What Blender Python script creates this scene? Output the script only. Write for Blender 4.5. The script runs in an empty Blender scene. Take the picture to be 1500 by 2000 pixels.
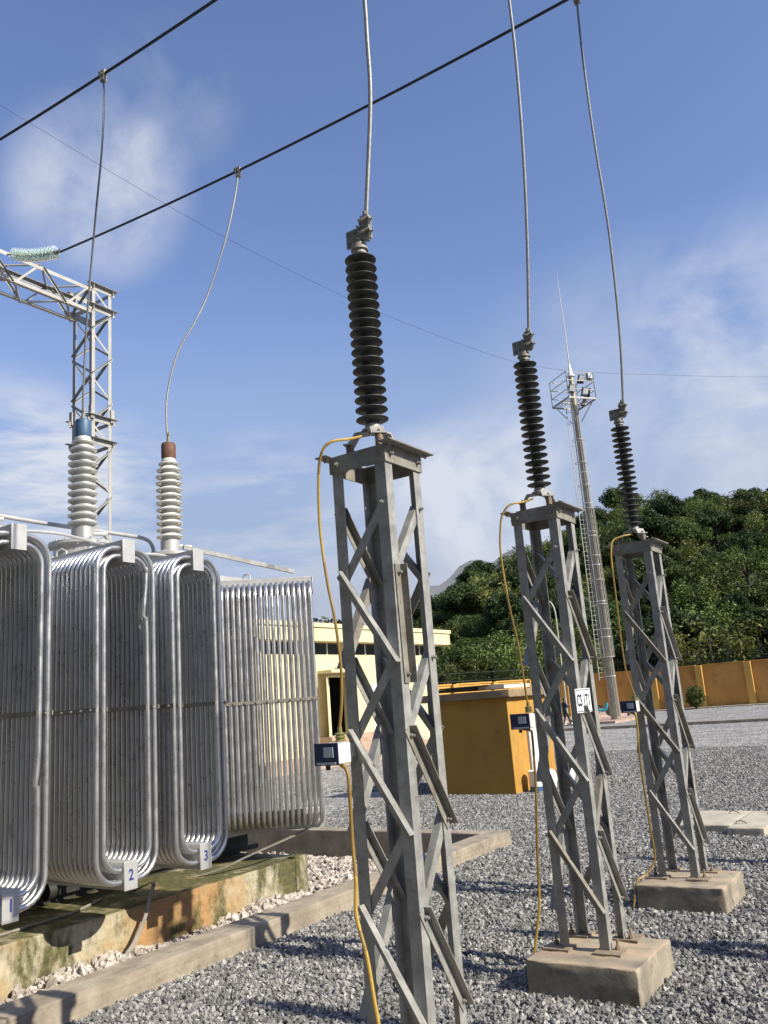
import bpy, bmesh, math, random
import numpy as np
from mathutils import Vector, Matrix

R = math.radians
S = bpy.context.scene
COL = S.collection

# ------------------------------------------------------------------ camera, world, sun
F_PX, PITCH, ROLL, YAW = 1636.75, R(12.919), R(-4.3866), R(33.4053)
cy, sy = math.cos(YAW), math.sin(YAW)
f0, r0, u0 = Vector((-sy, cy, 0)), Vector((cy, sy, 0)), Vector((0, 0, 1))
fw = f0 * math.cos(PITCH) + u0 * math.sin(PITCH)
up = u0 * math.cos(PITCH) - f0 * math.sin(PITCH)
cr = r0 * math.cos(ROLL) + up * math.sin(ROLL)
cu = up * math.cos(ROLL) - r0 * math.sin(ROLL)
cam = bpy.data.cameras.new('camera')
cam.sensor_fit = 'VERTICAL'; cam.sensor_height = 24.0; cam.lens = F_PX / 2000 * 24.0
cam.clip_start = 0.05; cam.clip_end = 6000
co = bpy.data.objects.new('camera', cam); COL.objects.link(co)
m = Matrix((cr, cu, -fw)).transposed().to_4x4(); m.translation = Vector((0, 0, 2.45))
co.matrix_world = m
S.camera = co

SUN_EL, SUN_AZ = R(37.0), R(1.2)          # azimuth measured from +X towards +Y
sd = Vector((math.cos(SUN_EL) * math.cos(SUN_AZ), math.cos(SUN_EL) * math.sin(SUN_AZ), math.sin(SUN_EL)))
sun = bpy.data.lights.new('sun', 'SUN'); sun.energy = 5.0; sun.angle = R(0.53); sun.color = (1.0, 0.92, 0.76)
so = bpy.data.objects.new('sun', sun); COL.objects.link(so)
so.rotation_euler = sd.to_track_quat('Z', 'Y').to_euler()

world = bpy.data.worlds.new('World'); S.world = world; world.use_nodes = True
nt = world.node_tree; nt.nodes.clear()
def wn(t, **k):
    n = nt.nodes.new(t)
    for a, b in k.items(): setattr(n, a, b)
    return n
sky = wn('ShaderNodeTexSky', sky_type='NISHITA', sun_disc=False)
sky.sun_elevation = SUN_EL; sky.sun_rotation = R(90) - SUN_AZ
sky.air_density = 1.2; sky.dust_density = 0.5; sky.ozone_density = 2.2; sky.altitude = 100
bg = wn('ShaderNodeBackground'); bg.inputs[1].default_value = 0.115
tint = wn('ShaderNodeMix', data_type='RGBA', blend_type='MULTIPLY'); tint.inputs['Factor'].default_value = 1.0
tint.inputs['B'].default_value = (.99, 0.95, 1.12, 1)
nt.links.new(sky.outputs[0], tint.inputs['A']); nt.links.new(tint.outputs['Result'], bg.inputs[0])
tc = wn('ShaderNodeTexCoord')
def wmath(op, a, b=None, clamp=False):
    n = wn('ShaderNodeMath', operation=op, use_clamp=clamp)
    for i, v in enumerate((a, b)):
        if v is None: continue
        if isinstance(v, (int, float)): n.inputs[i].default_value = v
        else: nt.links.new(v, n.inputs[i])
    return n.outputs[0]
def wnoise(scale, detail, rough, stretch=(1, 1, 1)):
    mp = wn('ShaderNodeMapping'); mp.inputs['Scale'].default_value = stretch
    nt.links.new(tc.outputs['Generated'], mp.inputs[0])
    n = wn('ShaderNodeTexNoise'); n.inputs['Scale'].default_value = scale
    n.inputs['Detail'].default_value = detail; n.inputs['Roughness'].default_value = rough
    n.inputs['Distortion'].default_value = 0.3
    nt.links.new(mp.outputs[0], n.inputs['Vector']); return n.outputs['Fac']
def blob(d, r_out, amp):
    d = Vector(d).normalized()
    vm = wn('ShaderNodeVectorMath', operation='DOT_PRODUCT')
    nt.links.new(tc.outputs['Generated'], vm.inputs[0]); vm.inputs[1].default_value = d
    mr = wn('ShaderNodeMapRange', interpolation_type='SMOOTHSTEP')
    mr.inputs['From Min'].default_value = math.cos(R(r_out)); mr.inputs['From Max'].default_value = 1.0
    mr.inputs['To Min'].default_value = 0; mr.inputs['To Max'].default_value = amp
    nt.links.new(vm.outputs['Value'], mr.inputs['Value']); return mr.outputs[0]
sep = wn('ShaderNodeSeparateXYZ'); nt.links.new(tc.outputs['Generated'], sep.inputs[0])
n1 = wnoise(7.0, 9, 0.58)
n2 = wnoise(4.0, 7, 0.6, (1, 1, 3.5))
blobs = None
for d, r, a in (((-.664, .503, .554), 6.5, .95), ((-.571, .521, .634), 5, .34), ((-.229, .935, .272), 15, .50),
                ((-.127, .918, .375), 8, .30), ((-.431, .875, .222), 8, 1.05), ((-.50, .84, .19), 9, .7), ((-.02, .95, .30), 14, .5), ((.25, .93, .25), 18, .6)):
    b = blob(d, r, a); blobs = b if blobs is None else wmath('ADD', blobs, b)
w1 = wn('ShaderNodeMapRange'); w1.inputs['From Min'].default_value = 0.33; w1.inputs['From Max'].default_value = 0.68
nt.links.new(n1, w1.inputs['Value'])
patch = wmath('MULTIPLY', blobs, w1.outputs[0])
# long low streaks and a pale band towards the horizon
w2 = wn('ShaderNodeMapRange'); w2.inputs['From Min'].default_value = 0.44; w2.inputs['From Max'].default_value = 0.72
nt.links.new(n2, w2.inputs['Value'])
low = wn('ShaderNodeMapRange', interpolation_type='SMOOTHSTEP')
low.inputs['From Min'].default_value = 0.46; low.inputs['From Max'].default_value = 0.05
low.inputs['To Min'].default_value = 0.0; low.inputs['To Max'].default_value = 1.0
nt.links.new(sep.outputs['Z'], low.inputs['Value'])
streak = wmath('MULTIPLY', wmath('MULTIPLY', low.outputs[0], w2.outputs[0]), 0.30)
wisps = None
for d, r, a in (((-.82, .51, .265), 8, .95), ((-.75, .60, .255), 6, .60), ((-.64, .73, .23), 7, .40), ((-.15, .93, .34), 8, .28)):
    b = blob(d, r, a); wisps = b if wisps is None else wmath('ADD', wisps, b)
w3 = wn('ShaderNodeMapRange'); w3.inputs['From Min'].default_value = 0.45; w3.inputs['From Max'].default_value = 0.62
nt.links.new(wnoise(6.0, 9, 0.6, (1, 1, 4.5)), w3.inputs['Value'])
streak = wmath('ADD', streak, wmath('MULTIPLY', wisps, w3.outputs[0]))
fac = wmath('MINIMUM', wmath('ADD', patch, streak), 0.93)
# pale blue-grey air low over the horizon
hzn = wn('ShaderNodeMapRange', interpolation_type='SMOOTHSTEP')
hzn.inputs['From Min'].default_value = 0.50; hzn.inputs['From Max'].default_value = 0.18
hzn.inputs['To Min'].default_value = 0.0; hzn.inputs['To Max'].default_value = 0.88
nt.links.new(sep.outputs['Z'], hzn.inputs['Value'])
hb0 = wn('ShaderNodeBackground'); hb0.inputs[0].default_value = (.258, .322, .455, 1); hb0.inputs[1].default_value = 1.0
mh0 = wn('ShaderNodeMixShader'); nt.links.new(hzn.outputs[0], mh0.inputs[0]); nt.links.new(bg.outputs[0], mh0.inputs[1]); nt.links.new(hb0.outputs[0], mh0.inputs[2])
cb = wn('ShaderNodeBackground'); cb.inputs[0].default_value = (0.74, 0.78, 0.88, 1); cb.inputs[1].default_value = 0.68
mx = wn('ShaderNodeMixShader'); nt.links.new(fac, mx.inputs[0])
nt.links.new(mh0.outputs[0], mx.inputs[1]); nt.links.new(cb.outputs[0], mx.inputs[2])
wo = wn('ShaderNodeOutputWorld'); nt.links.new(mx.outputs[0], wo.inputs[0])
S.view_settings.view_transform = 'Standard'; S.view_settings.look = 'None'
S.view_settings.exposure = 0.5; S.view_settings.gamma = 1.0

# ------------------------------------------------------------------ materials
MATS = {}
def mat(name, c1, c2=None, scale=4.0, rough=0.6, metal=0.0, bump=0.0, bscale=60.0, spot=None, sscale=8.0, sthr=(0.58, 0.68),
        stretch=(1, 1, 1), lit_top=None, r2=None, lo=0.35, hi=0.65, detail=7, bdist=0.01, rnd=0.0, coat=0.0):
    mt = bpy.data.materials.new(name); mt.use_nodes = True
    t = mt.node_tree; ns = t.nodes; p = ns['Principled BSDF']
    p.inputs['Roughness'].default_value = rough; p.inputs['Metallic'].default_value = metal
    if coat: p.inputs['Coat Weight'].default_value = coat
    tx = ns.new('ShaderNodeTexCoord'); mp = ns.new('ShaderNodeMapping'); mp.inputs['Scale'].default_value = stretch
    oi = ns.new('ShaderNodeObjectInfo')
    ad = ns.new('ShaderNodeVectorMath'); ad.operation = 'ADD'
    sc = ns.new('ShaderNodeVectorMath'); sc.operation = 'SCALE'; sc.inputs['Scale'].default_value = 37.0
    t.links.new(oi.outputs['Random'], sc.inputs[0])
    t.links.new(tx.outputs['Object'], ad.inputs[0]); t.links.new(sc.outputs[0], ad.inputs[1])
    t.links.new(ad.outputs[0], mp.inputs[0]); V = mp.outputs[0]
    col = None
    if c2 is not None:
        n = ns.new('ShaderNodeTexNoise'); n.inputs['Scale'].default_value = scale; n.inputs['Detail'].default_value = detail
        n.inputs['Roughness'].default_value = 0.65
        t.links.new(V, n.inputs['Vector'])
        cr_ = ns.new('ShaderNodeValToRGB'); e = cr_.color_ramp.elements
        e[0].position = lo; e[0].color = (*c1, 1); e[1].position = hi; e[1].color = (*c2, 1)
        t.links.new(n.outputs['Fac'], cr_.inputs[0]); col = cr_.outputs[0]
        if r2 is not None:
            mr = ns.new('ShaderNodeMapRange'); mr.inputs['From Min'].default_value = lo; mr.inputs['From Max'].default_value = hi
            mr.inputs['To Min'].default_value = rough; mr.inputs['To Max'].default_value = r2
            t.links.new(n.outputs['Fac'], mr.inputs['Value']); t.links.new(mr.outputs[0], p.inputs['Roughness'])
    if spot is not None:
        n = ns.new('ShaderNodeTexNoise'); n.inputs['Scale'].default_value = sscale; n.inputs['Detail'].default_value = 8
        n.inputs['Roughness'].default_value = 0.7
        t.links.new(V, n.inputs['Vector'])
        mr = ns.new('ShaderNodeMapRange'); mr.inputs['From Min'].default_value = sthr[0]; mr.inputs['From Max'].default_value = sthr[1]
        t.links.new(n.outputs['Fac'], mr.inputs['Value'])
        mi = ns.new('ShaderNodeMix'); mi.data_type = 'RGBA'
        t.links.new(mr.outputs[0], mi.inputs['Factor'])
        if col is not None: t.links.new(col, mi.inputs['A'])
        else: mi.inputs['A'].default_value = (*c1, 1)
        mi.inputs['B'].default_value = (*spot, 1); col = mi.outputs['Result']
    if lit_top is not None:  # tints upward faces lighter, as if sunlit
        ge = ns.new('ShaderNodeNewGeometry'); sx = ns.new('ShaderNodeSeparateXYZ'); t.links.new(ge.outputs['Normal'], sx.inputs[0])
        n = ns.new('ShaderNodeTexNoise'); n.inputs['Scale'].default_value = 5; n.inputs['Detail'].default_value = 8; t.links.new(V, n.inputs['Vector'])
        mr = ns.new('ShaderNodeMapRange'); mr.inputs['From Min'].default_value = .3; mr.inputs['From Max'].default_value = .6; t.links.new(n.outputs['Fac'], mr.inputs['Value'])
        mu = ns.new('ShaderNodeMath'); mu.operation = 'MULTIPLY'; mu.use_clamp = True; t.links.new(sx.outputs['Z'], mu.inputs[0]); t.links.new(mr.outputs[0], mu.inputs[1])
        mi = ns.new('ShaderNodeMix'); mi.data_type = 'RGBA'; t.links.new(mu.outputs[0], mi.inputs['Factor']); t.links.new(col, mi.inputs['A']); mi.inputs['B'].default_value = (*lit_top, 1); col = mi.outputs['Result']
    if rnd:
        hs = ns.new('ShaderNodeHueSaturation')
        mr = ns.new('ShaderNodeMapRange'); mr.inputs['To Min'].default_value = 1 - rnd; mr.inputs['To Max'].default_value = 1 + rnd
        t.links.new(oi.outputs['Random'], mr.inputs['Value']); t.links.new(mr.outputs[0], hs.inputs['Value'])
        if col is not None: t.links.new(col, hs.inputs['Color'])
        else: hs.inputs['Color'].default_value = (*c1, 1)
        col = hs.outputs[0]
    if col is not None: t.links.new(col, p.inputs['Base Color'])
    else: p.inputs['Base Color'].default_value = (*c1, 1)
    if bump:
        n = ns.new('ShaderNodeTexNoise'); n.inputs['Scale'].default_value = bscale; n.inputs['Detail'].default_value = 6
        t.links.new(V, n.inputs['Vector'])
        b = ns.new('ShaderNodeBump'); b.inputs['Strength'].default_value = bump; b.inputs['Distance'].default_value = bdist
        t.links.new(n.outputs['Fac'], b.inputs['Height']); t.links.new(b.outputs[0], p.inputs['Normal'])
    MATS[name] = mt
    return mt
galv = mat('galvanised_steel', (.235, .235, .225), (.365, .365, .35), 9, .45, .2, .15, 90, (.17, .14, .105), 15, (.58, .74), r2=.6)
galv_d = mat('weathered_steel', (.19, .18, .155), (.30, .285, .25), 7, .52, .15, .15, 90, (.15, .085, .05), 11, (.56, .72), r2=.62)
galv_p = mat('painted_steel', (.42, .41, .375), (.53, .52, .48), 3, .5, .15, .1, 60, (.40, .34, .26), 5, (.60, .75))
silver = mat('silver_paint', (.54, .54, .54), (.64, .64, .64), 6, .25, .86, .06, 140, (.36, .355, .34), 5, (.58, .78), r2=.40)
silver_f = mat('silver_flat_paint', (.42, .42, .415), (.52, .52, .515), 5, .45, .35, .1, 120, (.45, .43, .38), 9, (.62, .74))
plate_m = mat('dusty_base_steel', (.20, .155, .11), (.31, .25, .18), 12, .8, .05, .2, 60)
slabm = mat('stained_roof_concrete', (.22, .155, .085), (.34, .25, .15), 2.5, .9, 0, .4, 50, (.13, .10, .07), 2.5, (.54, .7), bdist=.006)
gant = mat('gantry_steel', (.33, .325, .30), (.43, .42, .39), 3, .5, .2, .1, 60, (.28, .23, .17), 5, (.60, .75))
alu = mat('aluminium_cable', (.14, .14, .145), (.24, .24, .245), 30, .55, .4, .1, 200)
wire_d = mat('dark_conductor', (.025, .027, .035), (.032, .034, .042), 2, .6, .2)
poly = mat('dark_silicone_rubber', (.030, .034, .032), (.055, .058, .055), 8, .55, .0, .1, 50, (.10, .10, .095), 6, (.58, .75))
porc = mat('cream_porcelain', (.57, .565, .535), (.65, .645, .615), 5, .22, 0, 0, 10, (.52, .48, .38), 7, (.60, .75), coat=.25)
blue_cap = mat('blue_paint', (.04, .095, .18), (.06, .13, .23), 7, .5, 0, .15, 60, (.05, .07, .10), 9, (.6, .75))
rust = mat('rusty_cap', (.10, .048, .034), (.17, .08, .055), 10, .75, 0, .3, 60, (.09, .05, .04), 9, (.58, .7))
rustbolt = mat('rusty_bolt', (.12, .075, .05), (.25, .2, .16), 60, .6, .3, .2, 100)
conc = mat('weathered_concrete', (.21, .178, .137), (.36, .31, .24), 3.0, .88, 0, .5, 55, (.17, .145, .11), 5, (.56, .70), bdist=.006)
conc_b = mat('stained_concrete_lit_top', (.20, .175, .14), (.34, .30, .235), 4, .88, 0, .5, 60, (.15, .12, .09), 5, (.54, .68), lit_top=(.41, .325, .225), bdist=.006)  # stains, plus dark sides and light top: shade put into the colour
conc_p = mat('pale_concrete', (.36, .33, .26), (.49, .45, .36), 3, .85, 0, .4, 60, (.30, .26, .20), 5, (.58, .72), bdist=.005)
yellow = mat('yellow_render', (.40, .212, .036), (.48, .262, .052), 2.2, .85, 0, .25, 70, (.26, .15, .045), 3.0, (.55, .74), stretch=(1, 1, .4), bdist=.005)
orange = mat('orange_render', (.40, .205, .05), (.53, .285, .075), .5, .85, 0, .25, 40, (.22, .12, .045), .55, (.52, .70), stretch=(1, 1, .6), bdist=.01)
orange_l = mat('lit_yellow_wall_paint', (.50, .29, .065), (.57, .34, .08), 1.2, .85, 0, .2, 40)  # wall colour lightened as if sunlit, for pillars and the sunny wall
cream = mat('cream_render', (.62, .555, .34), (.67, .60, .385), 1.5, .8, 0, .1, 40, (.50, .44, .28), 1.2, (.56, .76), stretch=(1, 1, .4))
creamd = mat('cream_door_paint', (.74, .66, .42), (.78, .70, .46), 2, .5)
white = mat('white_paint', (.74, .74, .72), (.82, .82, .80), 4, .45, 0, 0, 10, (.62, .60, .55), 6, (.62, .78))
navy = mat('navy_print', (.010, .020, .085), None, rough=.4)
blueink = mat('blue_lettering', (.02, .04, .22), None, rough=.5)
grey_l = mat('pale_grey_panel', (.42, .44, .48), (.5, .52, .55), 20, .35)
ycab = mat('yellow_cable_sheath', (.40, .255, .045), (.48, .32, .065), 30, .42)
ybrown = mat('brown_shaded_sheath', (.22, .135, .03), (.30, .19, .045), 30, .5)  # shaded stretches of the yellow cables, shade put into the colour
black = mat('black_rubber', (.02, .02, .02), (.035, .035, .035), 10, .6)
dark_in = mat('dark_interior', (.012, .011, .010), (.025, .022, .02), 4, .9)
glass_d = mat('dark_window_glass', (.02, .025, .03), (.03, .035, .04), 2, .12)
rooft = mat('red_roof_tiles', (.40, .09, .05), (.52, .14, .08), 6, .75, 0, .4, 8, bdist=.03)
railm = mat('dark_green_railing', (.010, .018, .014), (.02, .03, .024), 6, .5)
pave = mat('pinkish_paving', (.34, .235, .17), (.45, .34, .27), 1.2, .85, 0, .3, 30, (.34, .27, .20), 3, (.55, .7))
mastm = mat('mast_steel', (.27, .245, .195), (.37, .335, .265), 3, .45, .35, .05, 60, (.30, .26, .20), 4, (.6, .75))
brass = mat('olive_insulator', (.16, .15, .05), (.24, .22, .08), 20, .35)
bark = mat('bark', (.09, .07, .05), (.17, .14, .10), 8, .9, 0, .5, 20, rnd=.3)
teal = mat('teal_bodywork', (.03, .22, .30), (.04, .26, .34), 3, .25, 0, coat=.4)
cloth_n = mat('navy_clothing', (.012, .018, .035), (.02, .028, .05), 20, .9)
skin = mat('skin', (.35, .20, .13), (.42, .25, .17), 10, .6)
hair = mat('dark_hair', (.012, .010, .009), None, rough=.6)
asph = mat('packed_grit', (.20, .19, .18), (.30, .28, .26), 2, .95, 0, .4, 40)

# plinth: tan render with green moss that creeps down in streaks
def plinth_mat():
    mt = bpy.data.materials.new('mossy_render'); mt.use_nodes = True
    t = mt.node_tree; ns = t.nodes; p = ns['Principled BSDF']; p.inputs['Roughness'].default_value = .9
    tx = ns.new('ShaderNodeTexCoord'); V = tx.outputs['Object']
    def noise(s, st=(1, 1, 1), d=8, r=.65):
        mp = ns.new('ShaderNodeMapping'); mp.inputs['Scale'].default_value = st; t.links.new(V, mp.inputs[0])
        n = ns.new('ShaderNodeTexNoise'); n.inputs['Scale'].default_value = s; n.inputs['Detail'].default_value = d; n.inputs['Roughness'].default_value = r
        t.links.new(mp.outputs[0], n.inputs['Vector']); return n.outputs['Fac']
    def ramp(f, *st):
        c = ns.new('ShaderNodeValToRGB'); e = c.color_ramp.elements
        while len(e) < len(st): e.new(.5)
        for i, (q, k) in enumerate(st): e[i].position = q; e[i].color = (*k, 1)
        t.links.new(f, c.inputs[0]); return c.outputs[0]
    def mixc(f, a, b):
        mi = ns.new('ShaderNodeMix'); mi.data_type = 'RGBA'; t.links.new(f, mi.inputs['Factor']); t.links.new(a, mi.inputs['A']); t.links.new(b, mi.inputs['B']); return mi.outputs['Result']
    base = ramp(noise(.75, (1, 1, .8), 5), (.40, (.43, .25, .11)), (.48, (.44, .345, .20)), (.55, (.50, .455, .34)))
    grime = ramp(noise(9, (1, 1, .8)), (.35, (.5, .5, .5)), (.65, (1, 1, 1)))
    mu = ns.new('ShaderNodeMix'); mu.data_type = 'RGBA'; mu.blend_type = 'MULTIPLY'; mu.inputs['Factor'].default_value = .6
    t.links.new(base, mu.inputs['A']); t.links.new(grime, mu.inputs['B'])
    moss = ramp(noise(16), (.35, (.032, .034, .010)), (.65, (.115, .108, .034)))
    mf = ramp(noise(1.5, (1, 1, .45), 10, .72), (.446, (0, 0, 0)), (.542, (.95, .95, .95)))
    ge = ns.new('ShaderNodeNewGeometry'); sx = ns.new('ShaderNodeSeparateXYZ'); t.links.new(ge.outputs['Normal'], sx.inputs[0])
    topn = ramp(noise(2.6, (1, 1, 1), 9, .7), (.34, (0, 0, 0)), (.50, (1, 1, 1)))
    tf = ns.new('ShaderNodeMath'); tf.operation = 'MULTIPLY'; tf.use_clamp = True; t.links.new(sx.outputs['Z'], tf.inputs[0]); t.links.new(topn, tf.inputs[1])
    mm = ns.new('ShaderNodeMath'); mm.operation = 'MAXIMUM'; t.links.new(tf.outputs[0], mm.inputs[0]); t.links.new(mf, mm.inputs[1])
    t.links.new(mixc(mm.outputs[0], mu.outputs['Result'], moss), p.inputs['Base Color'])
    vo = ns.new('ShaderNodeTexVoronoi'); vo.feature = 'DISTANCE_TO_EDGE'; vo.inputs['Scale'].default_value = 1.6; t.links.new(V, vo.inputs['Vector'])
    b = ns.new('ShaderNodeBump'); b.inputs['Strength'].default_value = .6; b.inputs['Distance'].default_value = .012
    t.links.new(noise(35), b.inputs['Height']); t.links.new(b.outputs[0], p.inputs['Normal'])
    return mt
plinthm = plinth_mat()

def stone_mat(name, a, b, c):
    mt = bpy.data.materials.new(name); mt.use_nodes = True
    t = mt.node_tree; ns = t.nodes; p = ns['Principled BSDF']; p.inputs['Roughness'].default_value = .82
    oi = ns.new('ShaderNodeObjectInfo'); cr_ = ns.new('ShaderNodeValToRGB'); e = cr_.color_ramp.elements
    e[0].position = 0; e[0].color = (*a, 1); e[1].position = 1; e[1].color = (*c, 1); e.new(.55).color = (*b, 1)
    t.links.new(oi.outputs['Random'], cr_.inputs[0])
    tx = ns.new('ShaderNodeTexCoord'); n = ns.new('ShaderNodeTexNoise'); n.inputs['Scale'].default_value = 3.5; n.inputs['Detail'].default_value = 5
    t.links.new(tx.outputs['Object'], n.inputs['Vector'])
    mr = ns.new('ShaderNodeMapRange'); mr.inputs['To Min'].default_value = .65; mr.inputs['To Max'].default_value = 1.3
    t.links.new(n.outputs['Fac'], mr.inputs['Value'])
    hs = ns.new('ShaderNodeHueSaturation'); t.links.new(cr_.outputs[0], hs.inputs['Color']); t.links.new(mr.outputs[0], hs.inputs['Value'])
    t.links.new(hs.outputs[0], p.inputs['Base Color'])
    return mt
gravel_st = stone_mat('grey_gravel_stone', (.10, .10, .101), (.205, .203, .20), (.41, .402, .388))
white_st = stone_mat('pale_crushed_stone', (.29, .25, .215), (.44, .39, .35), (.60, .56, .51))

# gravel seen from afar: cells with their own tint and their own tilt
def gravel_sheet_mat(name, cs, dark, light, scale, tilt=.75):
    mt = bpy.data.materials.new(name); mt.use_nodes = True
    t = mt.node_tree; ns = t.nodes; p = ns['Principled BSDF']; p.inputs['Roughness'].default_value = .9
    tx = ns.new('ShaderNodeTexCoord')
    vo = ns.new('ShaderNodeTexVoronoi'); vo.inputs['Scale'].default_value = scale; t.links.new(tx.outputs['Object'], vo.inputs['Vector'])
    sp = ns.new('ShaderNodeSeparateColor'); t.links.new(vo.outputs['Color'], sp.inputs[0])
    cr_ = ns.new('ShaderNodeValToRGB'); e = cr_.color_ramp.elements; e[0].color = (*dark, 1); e[1].color = (*light, 1)
    t.links.new(sp.outputs[0], cr_.inputs[0])
    n = ns.new('ShaderNodeTexNoise'); n.inputs['Scale'].default_value = .5; n.inputs['Detail'].default_value = 10; n.inputs['Roughness'].default_value = .85; t.links.new(tx.outputs['Object'], n.inputs['Vector'])
    mr = ns.new('ShaderNodeMapRange'); mr.inputs['From Min'].default_value = .3; mr.inputs['From Max'].default_value = .7; mr.inputs['To Min'].default_value = .45; mr.inputs['To Max'].default_value = 1.45
    t.links.new(n.outputs['Fac'], mr.inputs['Value'])
    hs = ns.new('ShaderNodeHueSaturation'); t.links.new(cr_.outputs[0], hs.inputs['Color']); t.links.new(mr.outputs[0], hs.inputs['Value'])
    t.links.new(hs.outputs[0], p.inputs['Base Color'])
    sb = ns.new('ShaderNodeVectorMath'); sb.operation = 'SUBTRACT'; t.links.new(vo.outputs['Color'], sb.inputs[0]); sb.inputs[1].default_value = (.5, .5, .5)
    ml = ns.new('ShaderNodeVectorMath'); ml.operation = 'MULTIPLY'; t.links.new(sb.outputs[0], ml.inputs[0]); ml.inputs[1].default_value = (2 * tilt, 2 * tilt, 0)
    ge = ns.new('ShaderNodeNewGeometry')
    ad = ns.new('ShaderNodeVectorMath'); ad.operation = 'ADD'; t.links.new(ml.outputs[0], ad.inputs[0]); t.links.new(ge.outputs['Normal'], ad.inputs[1])
    no = ns.new('ShaderNodeVectorMath'); no.operation = 'NORMALIZE'; t.links.new(ad.outputs[0], no.inputs[0])
    t.links.new(no.outputs[0], p.inputs['Normal'])
    return mt
gravel_sh = gravel_sheet_mat('grey_gravel', None, (.10, .10, .10), (.40, .395, .385), 20)
white_sh = gravel_sheet_mat('pale_gravel', None, (.20, .17, .145), (.48, .44, .40), 12)

def leaf_mat(name, c1, c2, c3):
    mt = bpy.data.materials.new(name); mt.use_nodes = True
    t = mt.node_tree; ns = t.nodes; p = ns['Principled BSDF']; p.inputs['Roughness'].default_value = .55
    p.inputs['Specular IOR Level'].default_value = .3
    ge = ns.new('ShaderNodeNewGeometry'); oi = ns.new('ShaderNodeObjectInfo')
    cr_ = ns.new('ShaderNodeValToRGB'); e = cr_.color_ramp.elements
    e[0].position = .0; e[0].color = (*c1, 1); e[1].position = 1; e[1].color = (*c3, 1); e.new(.5).color = (*c2, 1)
    t.links.new(ge.outputs['Random Per Island'], cr_.inputs[0])
    hs = ns.new('ShaderNodeHueSaturation')
    mr = ns.new('ShaderNodeMapRange'); mr.inputs['To Min'].default_value = .65; mr.inputs['To Max'].default_value = 1.35
    t.links.new(oi.outputs['Random'], mr.inputs['Value']); t.links.new(mr.outputs[0], hs.inputs['Value'])
    mh = ns.new('ShaderNodeMapRange'); mh.inputs['To Min'].default_value = .475; mh.inputs['To Max'].default_value = .515
    m2 = ns.new('ShaderNodeMath'); m2.operation = 'FRACT'; m3 = ns.new('ShaderNodeMath'); m3.operation = 'MULTIPLY'; m3.inputs[1].default_value = 7.3
    t.links.new(oi.outputs['Random'], m3.inputs[0]); t.links.new(m3.outputs[0], m2.inputs[0]); t.links.new(m2.outputs[0], mh.inputs['Value']); t.links.new(mh.outputs[0], hs.inputs['Hue'])
    t.links.new(cr_.outputs[0], hs.inputs['Color']); t.links.new(hs.outputs[0], p.inputs['Base Color'])
    tr = ns.new('ShaderNodeBsdfTranslucent'); t.links.new(hs.outputs[0], tr.inputs[0])
    mi = ns.new('ShaderNodeMixShader'); mi.inputs[0].default_value = .25
    t.links.new(p.outputs[0], mi.inputs[1]); t.links.new(tr.outputs[0], mi.inputs[2])
    t.links.new(mi.outputs[0], ns['Material Output'].inputs[0])
    return mt
leaf_d = leaf_mat('dark_leaves', (.022, .045, .012), (.042, .072, .019), (.078, .112, .033))
leaf_m = leaf_mat('mid_leaves', (.042, .074, .017), (.070, .107, .025), (.12, .158, .042))
leaf_b = leaf_mat('bamboo_leaves', (.07, .10, .025), (.115, .15, .038), (.18, .21, .06))
soil = mat('hill_soil', (.018, .028, .010), (.04, .055, .02), .3, .95)

def glass_mat():
    mt = bpy.data.materials.new('green_glass'); mt.use_nodes = True; p = mt.node_tree.nodes['Principled BSDF']
    p.inputs['Base Color'].default_value = (.78, .90, .84, 1); p.inputs['Roughness'].default_value = .06
    p.inputs['Transmission Weight'].default_value = .8; p.inputs['IOR'].default_value = 1.45
    return mt
glassm = glass_mat()
lensm = mat('lamp_lens', (.55, .58, .60), None, rough=.1)

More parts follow.
